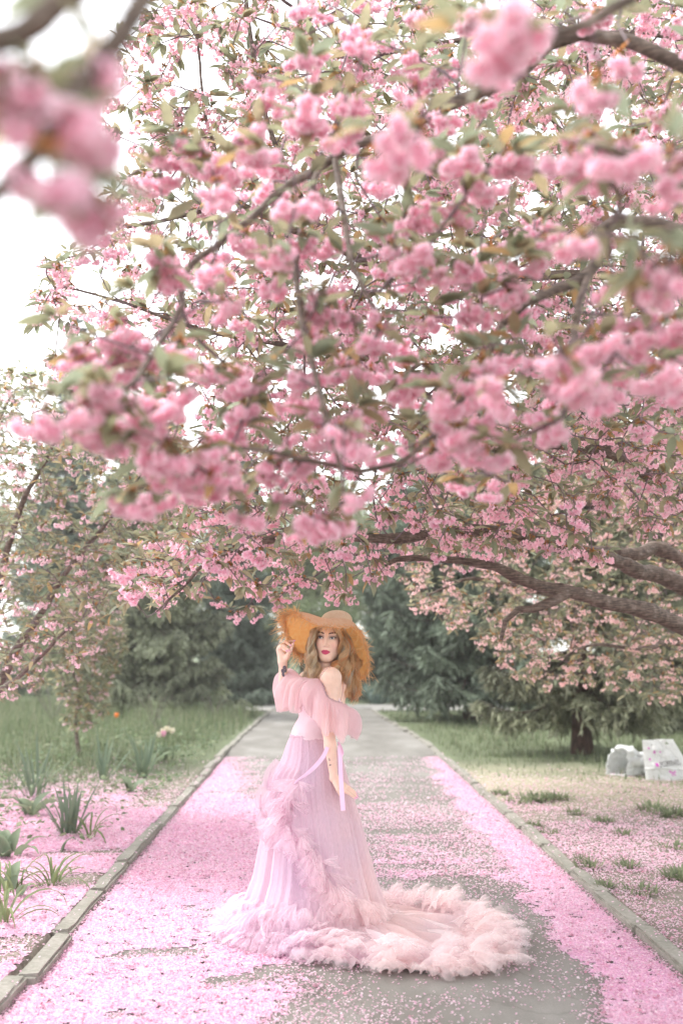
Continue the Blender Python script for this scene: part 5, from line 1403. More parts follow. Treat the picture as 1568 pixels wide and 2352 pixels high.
def face_hit(x, z, off=0.0):
    """point on the face at head coordinates x, z"""
    o = h(x, 0.25, z); r = BVH.ray_cast(Vector(o), Vector(-HF))
    q = np.array(r[0]) if r[0] is not None else h(x, 0.07, z)
    return q + HF * off
def skin_hit(px, py, off=0.0015):
    d = unit(_f * FPX + _r * (px - CX) - _u * (py - CY)); o = np.array([0, 0, CAMH])
    r = BVH.ray_cast(Vector(o), Vector(d))
    if r[0] is None: return None
    return np.array(r[0]) - d * off

# ---- eyes, lashes
M['eye'] = leafy('eye', 0.0, 0.15, spec=0.6)
M['ink'] = solid('tattoo_ink', [(0.3, (0.085, 0.075, 0.095)), (0.7, (0.19, 0.165, 0.19))], 220, 0.6, 0)
M['lash'] = solid('lash', [(0.3, (0.012, 0.009, 0.009)), (0.7, (0.025, 0.02, 0.02))], 50, 0.6, 0)
def eye(s):
    cx = s * 0.0325; n = 15; b = MB()
    u = np.linspace(-1, 1, n)
    tilt = 0.0018 * u * s
    top = 0.0056 * (1 - np.abs(u) ** 2.2) ** 0.8 + tilt; bot = -0.0040 * (1 - np.abs(u) ** 2.4) + tilt
    rows = np.linspace(0, 1, 7)
    V = np.array([[face_hit(cx + 0.0142 * a, 0.0005 + bt * (1 - r_) + tp_ * r_, 0.0012 + 0.0012 * (1 - a * a)) for a, bt, tp_ in zip(u, bot, top)] for r_ in rows])
    U, RW = np.meshgrid(u, rows)
    lx = 0.0142 * U; lz = (bot[None] * (1 - RW) + top[None] * RW)
    d = np.hypot(lx + 0.0012 * 1, lz - 0.0012)
    C = np.tile(np.array([0.68, 0.64, 0.62]), (7, n, 1))
    C[d < 0.0064] = (0.13, 0.17, 0.20); C[d < 0.0029] = (0.012, 0.012, 0.014)
    b.add(V, None, gridq(7, n), C.reshape(-1, 3))
    e = b.build('eye', M['eye'], person, True, None); e.location = tuple(-WO)
    L = [face_hit(cx + 0.0150 * a, 0.0008 + t_ + 0.0003, 0.0024) for a, t_ in zip(u, top)]
    wing = face_hit(cx + s * 0.0185, 0.0008 + 0.0042, 0.002)
    L = L + [wing] if s > 0 else [wing] + L
    rr = np.full(len(L), 0.0019); rr[[0, -1]] = 0.0006
    V, T, Q = tube(L, rr, 6); mk('eyelash', V - WO, T, Q, M['lash'], person, None, True)
    L = [face_hit(cx + 0.0142 * a, 0.0002 + t_, 0.0018) for a, t_ in zip(u, bot)]
    V, T, Q = tube(L, 0.0006, 5); mk('eyelash', V - WO, T, Q, M['lash'], person, None, True)
eye(-1); eye(1)
M['nail'] = solid('nail_varnish', [(0.3, (0.80, 0.38, 0.55)), (0.7, (0.84, 0.46, 0.62))], 20, 0.2, 0, spec=0.5)
for tip_, mid_ in NAILS:
    d = unit(tip_ - mid_); n_ = unit(np.array([0, -1, 0.25]) - d * (np.array([0, -1, 0.25]) @ d)); s_ = np.cross(d, n_)
    u = np.linspace(0, PI, 6); v = np.arange(8) / 8 * 2 * PI
    U, W_ = np.meshgrid(u, v, indexing='ij')
    V = tip_ + d * (0.002 + 0.0085 * np.cos(U))[..., None] + (s_ * 0.0048) * (np.sin(U) * np.cos(W_))[..., None] + n_ * (0.0045 + 0.0028 * np.sin(U) * np.sin(W_))[..., None]
    mk('fingernail', V - WO, None, gridq(6, 8, True), M['nail'], person, None, True)
def tattoo(shapes):
    for pts in shapes:
        c = np.mean(pts, 0); ring = [skin_hit(*p) for p in pts]; cc = skin_hit(*c)
        if cc is None: continue
        mid = [skin_hit(*(np.array(p) * 0.55 + c * 0.45)) for p in pts]
        if any(r is None for r in ring + mid): continue
        n = len(pts); V = np.array([cc] + mid + ring) - WO
        T = [(0, 1 + i, 1 + (i + 1) % n) for i in range(n)]; Q = [(1 + i, 1 + n + i, 1 + n + (i + 1) % n, 1 + (i + 1) % n) for i in range(n)]
        mk('tattoo', V, T, Q, M['ink'], person, None, True)
def oval(cx, cy, rx, ry, rot, n=12):
    a = np.arange(n) / n * 2 * PI; c, s = math.cos(rot), math.sin(rot); x = rx * np.cos(a); y = ry * np.sin(a)
    return np.stack([cx + x * c - y * s, cy + x * s + y * c], -1)
tattoo([oval(650.0, 1541.5, 4.6, 5.6, -0.5), oval(653.5, 1533.5, 4.6, 4.6, 0.4), oval(650.5, 1550.0, 3.2, 5.4, -0.3), oval(656.5, 1540, 2.0, 5.0, 0.1), oval(655.5, 1560.5, 2.6, 1.5, 0.4), oval(657.2, 1558.6, 1.5, 1.6, 0), oval(655.5, 1578, 2.8, 3.0, 0), oval(660, 1576.5, 2.2, 2.4, 0.5), oval(655.0, 1573.0, 2.0, 1.8, 0), oval(658.5, 1581, 2.2, 1.8, 0.4),
        oval(755.8, 1744, 0.7, 3.5, 0.1), oval(757.5, 1746, 2.2, 0.7, -0.2), oval(757.3, 1757.5, 1.6, 2.0, 0.3), oval(759.5, 1757, 2.3, 0.9, 0.1)])

# ---- hair
M['hair'] = leafy('blond_hair', 0.6, 0.5, spec=0.12)
def hair():
    rg = np.random.default_rng(55); b = MB()
    HB = [np.array([0.985, 0.70, 0.40]), np.array([0.985, 0.79, 0.53]), np.array([0.97, 0.58, 0.29]), np.array([0.985, 0.89, 0.74])]
    def lock(ctrl, n, spread, curl, turns, tone, thick=0.0015):
        ctrl = np.asarray(ctrl); m = 34
        G_ = crom(ctrl, m); t = np.linspace(0, 1, m); tg = unit(np.gradient(G_, axis=0)); A, B_ = frames(tg, (0.3, 0.9, 0.1))
        ph0 = rg.uniform(0, 6.28); base = HB[tone] * rg.uniform(0.8, 1.04)
        for k in range(int(n * 1.5)):
            o = rg.normal(0, 1, 2) * spread * 0.85; ph = ph0 + rg.normal() * 0.35; tr_ = turns * rg.uniform(0.92, 1.08); end = rg.uniform(0.85, 1.0)
            T_ = t * end; amp = 2.5 * curl * np.clip(T_ * 2.2 - 0.1, 0, 1) * rg.uniform(0.8, 1.2)
            q = np.stack([np.interp(T_, t, G_[:, i]) for i in range(3)], -1)
            a = np.stack([np.interp(T_, t, A[:, i]) for i in range(3)], -1); c = np.stack([np.interp(T_, t, B_[:, i]) for i in range(3)], -1)
            w_ = 0.5 + 0.9 * T_
            pts = q + a * ((o[0] * w_) + amp * np.cos(ph + T_ * tr_ * 2 * PI))[:, None] + c * ((o[1] * w_) + amp * np.sin(ph + T_ * tr_ * 2 * PI))[:, None]
            V, T, Q = tube(pts, thick * rg.uniform(0.7, 1.4) * (1 - 0.75 * T_ ** 3), 3, False)
            b.add(V, T, Q, np.clip(base * rg.uniform(0.9, 1.06), 0, 0.985))
    # guides: start on the scalp under the hat, then picture points with distance offsets
    def g(*pts): return [h(*p) if len(p) == 3 and abs(p[0]) < 1 else P(p[0], p[1], p[2]) for p in pts]
    # viewer's left, in front of the ear down past the chin
    for i in range(13):
        f = i / 12; j = lambda s: rg.normal() * s
        lock(g((-0.040 - 0.028 * f, 0.058 - 0.065 * f, 0.064 - 0.016 * f), (722 - 6 * f + j(2), 1456 + j(3), -0.10 + 0.09 * f), (717 - 6 * f + j(3), 1490 + j(4), -0.095 + 0.10 * f), (719 - 8 * f + j(4), 1522 + j(4), -0.10 + 0.10 * f), (722 - 8 * f + j(5), 1548 + j(8), -0.10 + 0.09 * f), (727 - 6 * f + j(6), 1568 + j(11), -0.11 + 0.08 * f)), 26, 0.0042, 0.0085, rg.uniform(2.6, 3.8), 3 if i % 3 else 1)  # mostly the palest tone: the light on this side is painted into the hair
    # viewer's right: long waves framing the cheek and falling over the shoulder
    for i in range(20):
        f = i / 19; j = lambda s: rg.normal() * s
        lock(g((0.022 + 0.048 * f, 0.076 - 0.085 * f, 0.066 - 0.012 * f), (783 + 12 * f + j(2), 1462 + j(3), -0.095 + 0.08 * f), (788 + 18 * f + j(3), 1492 + j(4), -0.095 + 0.10 * f), (786 + 24 * f + j(4), 1522 + j(4), -0.10 + 0.12 * f), (788 + 26 * f + j(5), 1548 + j(6), -0.09 + 0.13 * f), (800 + 18 * f + j(6), 1572 + 14 * f + j(9), -0.06 + 0.10 * f), (808 + 12 * f + j(6), 1588 + 26 * f + j(10), -0.03 + 0.07 * f)), 26, 0.0046, 0.0095, rg.uniform(2.8, 4.2), (1, 0, 0, 2, 3)[i % 5])
    # short locks crossing the jaw and neck on the right
    for i in range(7):
        j = lambda s: rg.normal() * s
        lock(g((0.060, 0.01, -0.01), (786 + j(3), 1505 + j(4), -0.07), (780 + j(4), 1525 + j(4), -0.09), (774 + j(4), 1536 + j(4), -0.115), (786 + j(6), 1548 + j(6), -0.12)), 18, 0.004, 0.007, rg.uniform(2, 3), (0, 2, 1)[i % 3])
    # the mass behind
    for i in range(20):
        f = i / 19; a = -0.068 + 0.136 * f; j = lambda s: rg.normal() * s
        lock(g((a, -0.05 - 0.03 * math.sin(f * PI), 0.045), (728 + 74 * f + j(3), 1480 + j(4), 0.07 + j(0.02)), (722 + 90 * f + j(4), 1518 + j(5), 0.08 + j(0.02)), (728 + 90 * f + j(5), 1550 + j(8), 0.06 + j(0.02)), (742 + 82 * f + j(6), 1572 + 24 * f + j(10), 0.06 + j(0.02))), 26, 0.006, 0.010, rg.uniform(2.2, 3.4), (2, 0, 0, 1)[i % 4])
    # loose single hairs
    for i in range(60):
        f = rg.random(); sd = rg.random() < 0.4; j = lambda s: rg.normal() * s
        x0 = 716 if sd else 800
        lock(g(((-0.06 if sd else 0.065), 0.0, 0.02), (x0 + j(9), 1490 + j(9), j(0.05)), (x0 + (0 if sd else 8) + j(12), 1530 + j(12), j(0.05)), (x0 + (0 if sd else 16) + j(14), 1570 + (10 if sd else 30) * f + j(12), j(0.05))), 1, 0.001, 0.010, rg.uniform(2, 4), 3 if sd else 1, 0.0008)  # left strays take the palest tone too, their light painted in
    b.build('hair', M['hair'], person, True).location = tuple(-WO)
hair()

# ---- straw hat
def straw_mat(name, c1, c2, c3):
    m, n, out = new_mat(name)
    p = nd(n, 'ShaderNodeBsdfPrincipled', Roughness=0.7); p.inputs['Specular IOR Level'].default_value = 0.2
    wv1 = nd(n, 'ShaderNodeTexWave', Scale=95.0, Distortion=1.2, Detail=2); wv1.bands_direction = 'X'
    wv2 = nd(n, 'ShaderNodeTexWave', Scale=95.0, Distortion=1.2, Detail=2); wv2.bands_direction = 'Z'
    tc = n.nodes.new('ShaderNodeTexCoord'); mp = n.nodes.new('ShaderNodeMapping'); mp.inputs['Rotation'].default_value = (0.4, 0.3, 0.6)
    n.links.new(tc.outputs['Object'], mp.inputs[0])
    for w_ in (wv1, wv2): n.links.new(mp.outputs[0], w_.inputs['Vector'])
    mul = nd(n, 'ShaderNodeMath', operation='MULTIPLY'); n.links.new(wv1.outputs['Fac'], mul.inputs[0]); n.links.new(wv2.outputs['Fac'], mul.inputs[1])
    ns = noise(n, 60, 4); add = nd(n, 'ShaderNodeMath', operation='ADD'); n.links.new(mul.outputs[0], add.inputs[0]); n.links.new(ns, add.inputs[1])
    c = ramp(n, add.outputs[0], [(0.3, c1), (0.7, c2), (1.0, c3)]); n.links.new(c, p.inputs['Base Color'])
    n.links.new(bump(n, mul.outputs[0], 0.8, 0.003), p.inputs['Normal'])
    t = nd(n, 'ShaderNodeBsdfTranslucent'); n.links.new(c, t.inputs[0]); mx = nd(n, 'ShaderNodeMixShader'); mx.inputs[0].default_value = 0.65
    n.links.new(p.outputs[0], mx.inputs[1]); n.links.new(t.outputs[0], mx.inputs[2]); n.links.new(mx.outputs[0], out.inputs[0]); return m
M['straw'] = straw_mat('woven_straw', (0.93, 0.48, 0.17), (0.98, 0.60, 0.25), (0.98, 0.70, 0.38))
M['straw_pale'] = straw_mat('pale_straw', (0.80, 0.66, 0.48), (0.92, 0.81, 0.65), (0.95, 0.88, 0.76))
M['fray'] = leafy('frayed_straw', 0.3, 0.6)
def hat():
    hb = ob('straw_hat', None, person, tuple(P(765, 1440, 0) - WO))
    O = P(765, 1440, 0)
    inner = [(768, 1434, -0.105), (742, 1430, -0.07), (733, 1434, 0.0), (742, 1446, 0.085), (772, 1452, 0.115), (800, 1448, 0.08), (810, 1434, 0.0), (798, 1430, -0.075)]
    # outer edge of the brim, same order of angles
    outer = [(755, 1443, -0.205), (722, 1436, -0.215), (690, 1416, -0.20), (668, 1405, -0.17), (651, 1416, -0.135), (651, 1445, -0.08), (664, 1475, -0.025), (681, 1503, 0.01), (706, 1512, 0.045), (738, 1532, 0.11), (775, 1552, 0.17), (815, 1566, 0.14), (842, 1552, 0.07), (847, 1522, 0.0), (843, 1490, -0.05), (833, 1465, -0.09), (826, 1450, -0.135), (810, 1442, -0.168), (785, 1441, -0.195)]
    n = 176
    OU = crom([P(*q) for q in outer], n, True)
    ctr0 = P(771, 1434.5, 0.005); azo = np.unwrap(np.arctan2(OU[:, 1] - ctr0[1], OU[:, 0] - ctr0[0]))
    azo = azo[0] + np.maximum.accumulate((azo - azo[0]) * np.sign(azo[-1] - azo[0])) * np.sign(azo[-1] - azo[0])
    IN = ctr0 + 0.094 * np.cos(azo)[:, None] * np.array([1, 0, 0.0]) + np.sin(azo)[:, None] * np.array([0, 0.112, -0.030])
    # match starts: both begin at the front and run to the viewer's left
    m = 16; t = np.linspace(0, 1, m)[:, None, None]
    up = unit(np.array([0.05, 0.45, 0.9]))
    bend = (0.020 * np.sin(np.clip(t, 0, 1) * PI)) * up
    V = IN[None] * (1 - t) + OU[None] * t + bend
    wob = vnoise(V * np.array([1, 1, 1]), 88, 2, 13)[..., None] * 0.010 * t + vnoise(V, 89, 2, 40)[..., None] * 0.003 * t
    V = V + wob * up
    Q = gridq(m, n, True)
    mk('brim', V - O, None, Q, M['straw'], hb, None, True)
    mk('brim_top', (V - O + up * 0.003), None, Q[:, ::-1], M['straw_pale'], hb, None, True)
    # crown: dome over the inner ring
    k = 16; s = np.linspace(0, 1, k)[:, None, None]
    top = P(771, 1405.5, 0.012); ctr = IN.mean(0)
    prof_r = np.cos(s * PI / 2) ** 0.62; lift = np.sin(s * PI / 2) ** 0.85
    Vc = ctr + (IN - ctr)[None] * prof_r * (1 + 0.02 * np.sin(s * PI)) + (top - ctr)[None, None] * lift
    b = MB(); b.add(Vc - O, None, gridq(k, n, True)); b.build('crown', M['straw_pale'], hb, True)
    # fringe: loose straws along the rim, denser and longer at the viewer's left
    rg = np.random.default_rng(66); b = MB()
    tang = unit(np.roll(OU, -1, 0) - np.roll(OU, 1, 0)); radial = unit(OU - V[-4])
    den = np.array([3.2 if OU[i][0] < P(690, 1450)[0] else (1.0 if OU[i][1] < WY - 0.1 else 2.0) for i in range(n)])
    den = np.where(OU[:, 1] > WY + 0.06, 1.4, den)
    for i in rg.choice(n, 2000, p=den / den.sum()):
        L = min(rg.gamma(3, 0.0085) * (1.15 if OU[i][0] < P(700, 1450)[0] else (0.6 if OU[i][1] < WY - 0.12 else 0.62)), 0.046)
        r0 = rg.uniform(0, 0.03); p0 = OU[i] * (1 - r0) + V[-4][i] * r0 - radial[i] * rg.uniform(0, 0.02) + rg.normal(0, 0.004, 3)
        d = unit(radial[i] + tang[i] * rg.normal() * 0.75 + rg.normal(0, 0.35, 3)); c = rg.normal(0, 0.75, 3) * L
        pts = np.array([p0, p0 + d * L * 0.5 + c * 0.4, p0 + d * L + c * 0.9 + np.array([0, 0, -0.15 * L])])
        pts = crom(pts, 5); rad = rg.uniform(0.0009, 0.0017)
        Vv, T, Qq = tube(pts - O, np.linspace(rad, rad * 0.6, 5), 3, False)
        col = (np.array([0.97, 0.63, 0.29]) if rg.random() < 0.7 else np.array([0.88, 0.70, 0.46])) * rg.uniform(0.8, 1.15)
        b.add(Vv, T, Qq, col)
    b.build('frayed_edge', M['fray'], hb, True, kind='stuff')
hat()

# ---- gown
def tulle(name, alpha, trans, c1, c2, fine=0.10):
    m, n, out = new_mat(name)
    a = n.nodes.new('ShaderNodeVertexColor'); a.layer_name = 'Col'
    v = noise(n, 3.0, 3); c = mixrgb(n, 'MULTIPLY', 1.0, a.outputs[0], ramp(n, v, [(0.35, c1), (0.65, c2)]))
    p = nd(n, 'ShaderNodeBsdfPrincipled', Roughness=0.75); p.inputs['Specular IOR Level'].default_value = 0.15
    p.inputs['Sheen Weight'].default_value = 0.3; p.inputs['Sheen Roughness'].default_value = 0.5
    n.links.new(c, p.inputs['Base Color'])
    t = nd(n, 'ShaderNodeBsdfTranslucent'); n.links.new(c, t.inputs[0])
    mx = nd(n, 'ShaderNodeMixShader'); mx.inputs[0].default_value = trans
    n.links.new(p.outputs[0], mx.inputs[1]); n.links.new(t.outputs[0], mx.inputs[2]); o = mx.outputs[0]
    if alpha:
        tr_ = nd(n, 'ShaderNodeBsdfTransparent'); m2 = nd(n, 'ShaderNodeMixShader')
        st = noise(n, 220, 2, 'Object', 0.5, (1, 1, 0.12))
        mr = nd(n, 'ShaderNodeMapRange'); mr.inputs['To Min'].default_value = max(alpha - fine, 0); mr.inputs['To Max'].default_value = alpha + fine
        n.links.new(st, mr.inputs['Value'])
        sb = nd(n, 'ShaderNodeMath', operation='SUBTRACT'); sb.inputs[0].default_value = 1.0; n.links.new(mr.outputs[0], sb.inputs[1])
        ml = nd(n, 'ShaderNodeMath', operation='MULTIPLY'); n.links.new(sb.outputs[0], ml.inputs[0]); n.links.new(a.outputs['Alpha'], ml.inputs[1])
        s2 = nd(n, 'ShaderNodeMath', operation='SUBTRACT'); s2.inputs[0].default_value = 1.0; n.links.new(ml.outputs[0], s2.inputs[1])
        n.links.new(s2.outputs[0], m2.inputs[0])
        n.links.new(o, m2.inputs[1]); n.links.new(tr_.outputs[0], m2.inputs[2]); o = m2.outputs[0]
    n.links.new(o, out.inputs[0]); return m
M['lining'] = tulle('gown_lining', 0.0, 0.15, (0.98, 0.97, 0.99), (1.02, 1.02, 1.02))
M['tulle'] = tulle('soft_tulle', 0.45, 0.35, (0.96, 0.97, 1.02), (1.03, 1.0, 0.98))
M['ruffle'] = tulle('ruffled_tulle', 0.42, 0.5, (0.98, 0.97, 1.0), (1.02, 1.01, 1.0))
M['organza'] = tulle('organza', 0.36, 0.45, (0.97, 0.97, 1.0), (1.03, 1.02, 1.0), 0.05)
M['satin'] = solid('satin_ribbon', [(0.3, (0.78, 0.48, 0.66)), (0.7, (0.84, 0.56, 0.74))], 8, 0.35, 0.1, spec=0.5)
LIL = np.array([0.81, 0.645, 0.725]); PEA = np.array([0.86, 0.715, 0.715]); PNK = np.array([0.86, 0.68, 0.715])
gown = ob('gown', None, person, (0, 0, 0))
def gk(name, V, T, Q, mat, col, **kw): return mk(name, np.asarray(V).reshape(-1, 3) - WO, T, Q, mat, gown, col, True, **kw)
def fab(V, k=0.0):
    """lilac tulle to the viewer's left, peach to the right: two dyed layers"""
    V = np.asarray(V).reshape(-1, 3); w_ = np.clip((V[:, 0] + 0.05) / 0.45 + 0.12 * vnoise(V, 99, 2, 3) + k, 0, 1)[:, None]
    return LIL * (1 - w_) + PEA * w_
def bodice():
    fd = Field((-0.26, 5.5, 0.98), (0.2, 6.0, 1.46), 0.004)
    inf = lambda p, e: ('e', p[1], tuple(np.array(p[2]) + e), p[3]) if p[0] == 'e' else ('c', p[1], p[2], p[3] + e, p[4] + e)
    fd.add([inf(torso[0], 0.009)], 0.01); fd.add([inf(torso[1], 0.009)], 0.05); fd.add([inf(torso[2], 0.009)], 0.05)
    for b in bust: fd.add([inf(b, 0.009)], 0.03)
    sl, X = fd.box(np.array([-1, 0, 0.0]), np.array([1, 9, 3.0]))
    q = X - CH; back = np.maximum(0, 0.035 - (q @ TF)); top = P(735, 1560)[2] + 0.012 - 2.0 * back
    fd.F = np.maximum(fd.F, np.maximum(X[..., 2] - top, WA[2] - 0.018 - X[..., 2])).astype(np.float32)
    V, Q = fd.mesh(); nv_ = unit((V - CH) * np.array([1, 1, 0.1])); V = V + nv_ * (0.0035 * vnoise(V * np.array([1, 1, 0.35]) + 0.02 * np.sin(V[:, 2:3] * 30), 150, 3, 28) + 0.003 * vnoise(V * np.array([0.6, 0.6, 1.6]), 151, 2, 22))[:, None]; gk('bodice', V, None, Q, M['lining'], LIL * 0.55 + PNK * 0.45)
bodice()
ZP = np.array([1.085, 1.06, 1.02, 0.955, 0.865, 0.755, 0.59, 0.31, 0.16, 0.06]); CXP = np.array([-0.052, -0.052, -0.048, -0.035, -0.045, -0.048, -0.032, -0.022, -0.025, -0.03]); HWP = np.array([0.103, 0.107, 0.130, 0.162, 0.196, 0.228, 0.262, 0.318, 0.372, 0.42])
def prof(z, A): return np.interp(-np.asarray(z), -ZP, A)
HEM = np.array([(-0.41, 5.66), (-0.39, 5.53), (-0.29, 5.41), (-0.15, 5.29), (0.05, 5.17), (0.30, 5.05), (0.55, 4.98), (0.75, 5.00), (0.90, 5.13), (0.98, 5.34), (1.00, 5.60), (0.95, 5.84), (0.78, 6.02), (0.52, 6.08), (0.25, 6.15), (0.0, 6.14), (-0.2, 6.06), (-0.34, 5.93), (-0.40, 5.80)])
NC = 560
HEMC = crom(np.c_[HEM, np.zeros(len(HEM))], NC, True)[:, :2]
CEN = np.array([-0.03, WY])
PHI = np.unwrap(np.arctan2(HEMC[:, 1] - CEN[1], HEMC[:, 0] - CEN[0]))
HR = np.linalg.norm(HEMC - CEN, axis=1)
def foldf(phi, seed):
    return 0.38 * np.sin(23 * phi + 2.2 * np.sin(3 * phi + seed) + seed) + 0.22 * np.sin(37 * phi + 1.7 * np.sin(5 * phi + 2 * seed) + 1.3 * seed) + 0.08 * np.sin(71 * phi + 3 * np.sin(4 * phi) + seed * 2.1) + 1.1 * vnoise(np.stack([phi * 6, 0 * phi], -1), int(seed * 10), 2)
def skirt_surface(scale, amp, seed, rows_up=46, rows_dn=26, lift=0.0, reach=1.0):
    zs = np.concatenate([np.linspace(1.075, 0.10, rows_up)])
    rows = []
    fo = foldf(PHI, seed)
    for z in zs:
        d = (1.075 - z) / 0.975; hw = prof(z, HWP) * scale; cx = prof(z, CXP)
        r = hw * (1 + 0.0 * fo) + amp * (0.12 + 0.88 * d ** 1.2) * fo * (0.5 + hw)
        rows.append(np.stack([cx + r * np.cos(PHI), WY + 0.92 * r * np.sin(PHI), np.full(NC, z)], -1))
    r0 = rows[-1]; he = np.c_[CEN + (HEMC - CEN) * reach, np.full(NC, 0.03)]
    L = np.linalg.norm(he[:, :2] - r0[:, :2], axis=1)
    for i in range(1, rows_dn + 1):
        t = i / rows_dn; q = r0 * (1 - t) + he * t
        long_ = np.clip(L / 0.6, 0, 1)
        bow = np.clip(1 - t * 1.2, 0, 1) ** 2
        q[:, 2] = 0.10 * (1 - t) ** (1 + 1.5 * long_) + 0.025 * t + lift
        along = L * t
        wr = vnoise(np.stack([PHI * 9 + 0.6 * along, along * 1.6, np.full(NC, seed)], -1), 120, 3, 1.0)
        q[:, 2] += np.abs(wr) * 0.13 * long_ * np.sin(min(t * 1.15, 1) * PI) ** 0.6 + 0.010 * fo * (1 - 0.5 * t)
        q[:, 2] = np.maximum(q[:, 2], 0.022 + lift)
        rows.append(q)
    return np.array(rows)
S0 = skirt_surface(0.955, 0.012, 1.0, reach=0.95); gk('lining', S0, None, gridq(len(S0), NC, True), M['lining'], fab(S0, 0.05) * 0.97)
S1 = skirt_surface(0.985, 0.036, 2.3, lift=0.006, reach=0.98); gk('tulle_layer', S1, None, gridq(len(S1), NC, True), M['tulle'], fab(S1, -0.05))
S2 = skirt_surface(1.01, 0.042, 4.1, lift=0.012); gk('tulle_layer', S2, None, gridq(len(S2), NC, True), M['tulle'], fab(S2, 0.0))
def ruffle(path, out, down, width, wave, amp, seed, puff=0.02, rows=8, closed=False, fray=0.012):
    """gathered strip: pleats open from the stitched edge to a loose, uneven free edge"""
    path = np.asarray(path, float)
    seg = np.linalg.norm(np.diff(path, axis=0), axis=1); Ltot = seg.sum()
    n = max(12, int(Ltot / wave * 9)); s0 = np.concatenate([[0], np.cumsum(seg)]); s = np.linspace(0, Ltot, n)
    I = lambda A: np.stack([np.interp(s, s0, A[:, k]) for k in range(3)], -1)
    p = I(path); o = unit(I(np.broadcast_to(out, path.shape))); d = unit(I(np.broadcast_to(down, path.shape))); tg = unit(np.gradient(p, axis=0))
    ph = s / wave * 2 * PI + 2.4 * vnoise(np.stack([s / wave * 0.4, 0 * s], -1), seed, 2)
    w_ = width * (1 + 0.22 * vnoise(np.stack([s / wave * 0.8, 0 * s], -1), seed + 1, 2)); am = amp * (1 + 0.5 * vnoise(np.stack([s / wave * 0.5, 0 * s], -1), seed + 2, 2))
    t = np.linspace(0, 1, rows)[:, None]
    V = p[None] + d[None] * (w_[None] * t)[..., None] + o[None] * ((am[None] * np.sin(ph)[None] * (0.12 + 0.88 * t ** 0.8)) + puff * np.sin(t * PI * 0.9) + 0.3 * puff * t)[..., None] + tg[None] * (0.55 * am[None] * np.sin(2 * ph + 0.6)[None] * t)[..., None]
    nz = np.stack([vnoise(V, seed + 200 + k_, 2, 0.55 / wave) for k_ in range(3)], -1)
    V = V + nz * (0.9 * amp * t ** 0.7)[..., None]
    V[-1] += R.normal(0, fray * 0.35, V[-1].shape) * np.array([1, 1, 0.7])
    V[..., 2] = np.maximum(V[..., 2], 0.02 + 0.004 * R.random(V[..., 2].shape))
    return V, gridq(rows, n)
def front_pt(px, py, push=0.012):
    """point of the skirt's camera side under a picture point"""
    Y = WY - 0.25
    for _ in range(12):
        q = at(px, py, Y); hw = float(prof(q[2], HWP)) * 1.02; u = np.clip((q[0] - float(prof(q[2], CXP))) / hw, -0.985, 0.985)
        Y = 0.5 * Y + 0.5 * (WY - 0.92 * hw * math.sqrt(1 - u * u))
    q = at(px, py, Y - push); c = np.array([float(prof(q[2], CXP)), WY, q[2]]); return q, unit((q - c) * np.array([1, 1, 0]) + np.array([0, 0, 0.1]))
def surf_ruffle(pts, down, width, wave, amp, seed, puff=0.025, n=30, **kw):
    pp = crom(np.c_[np.array(pts, float), np.zeros(len(pts))], n)[:, :2]
    A = [front_pt(*q) for q in pp]; path = np.array([a[0] for a in A]); out = np.array([a[1] for a in A])
    if np.ndim(down[0]) == 0: dn = np.tile(np.asarray(down, float), (n, 1))
    else: dn = crom(np.array(down, float), n)
    V, Q = ruffle(path, out, dn, width, wave, amp, seed, puff, **kw)
    gk('ruffle', V, None, Q, M['ruffle'], fab(V, 0.18))
def fan(b, base, d, nrm, L, spread, pleats, rg, puff=0.30, drop=0.10, fl=0.6, wh=0.30):
    """one gathered lobe of tulle: a pleated fan that billows and thins out to its edge"""
    d = unit(d); nrm = unit(nrm - d * (nrm @ d)); sd = np.cross(d, nrm); R_, C_ = 8, 6 * pleats + 1
    a = np.linspace(-spread, spread, C_)[None]; t = np.linspace(0.0, 1, R_)[:, None]
    ph = rg.uniform(0, 6.28); r = L * (1 + 0.13 * np.sin(a * 5 + ph) + 0.07 * np.sin(a * 13 + 2 * ph) + rg.normal(0, 0.008, C_)[None])
    rip = np.sin(a / spread * pleats * PI * 0.8 + ph + 0.8 * np.sin(a * 3)) * (0.055 + 0.02 * np.sin(a * 4 + ph)) * t ** 0.7
    hgt = L * (puff * np.sin(t * PI * 0.8) * np.cos(a * 0.9) + rip - drop * t * t)
    V = base + (d * np.cos(a)[..., None] + sd * np.sin(a)[..., None]) * (r * t + 0.006)[..., None] + nrm * hgt[..., None]
    V = V + np.stack([vnoise(V, int(ph * 100), 2, 14) for _ in range(1)] * 1, -1) * nrm * L * 0.07 * t[..., None]
    V[..., 2] = np.maximum(V[..., 2], 0.021 + 0.003 * rg.random(V[..., 2].shape))
    col = np.zeros((R_, C_, 4)); col[..., :3] = np.clip(fab(V, 0.30).reshape(R_, C_, 3) * (1.06 - wh) + (0.93 * wh) * rg.uniform(0.97, 1.03), 0, 0.96); col[..., 3] = 1 - fl * t ** 2.5
    b.add(V, None, gridq(R_, C_), col.reshape(-1, 4))
class MB4(MB):
    def add(s, V, T=None, Q=None, C=None):
        V = np.asarray(V, float).reshape(-1, 3); s.Q.append(np.asarray(Q) + s.n); s.C.append(C); s.V.append(V); s.n += len(V)
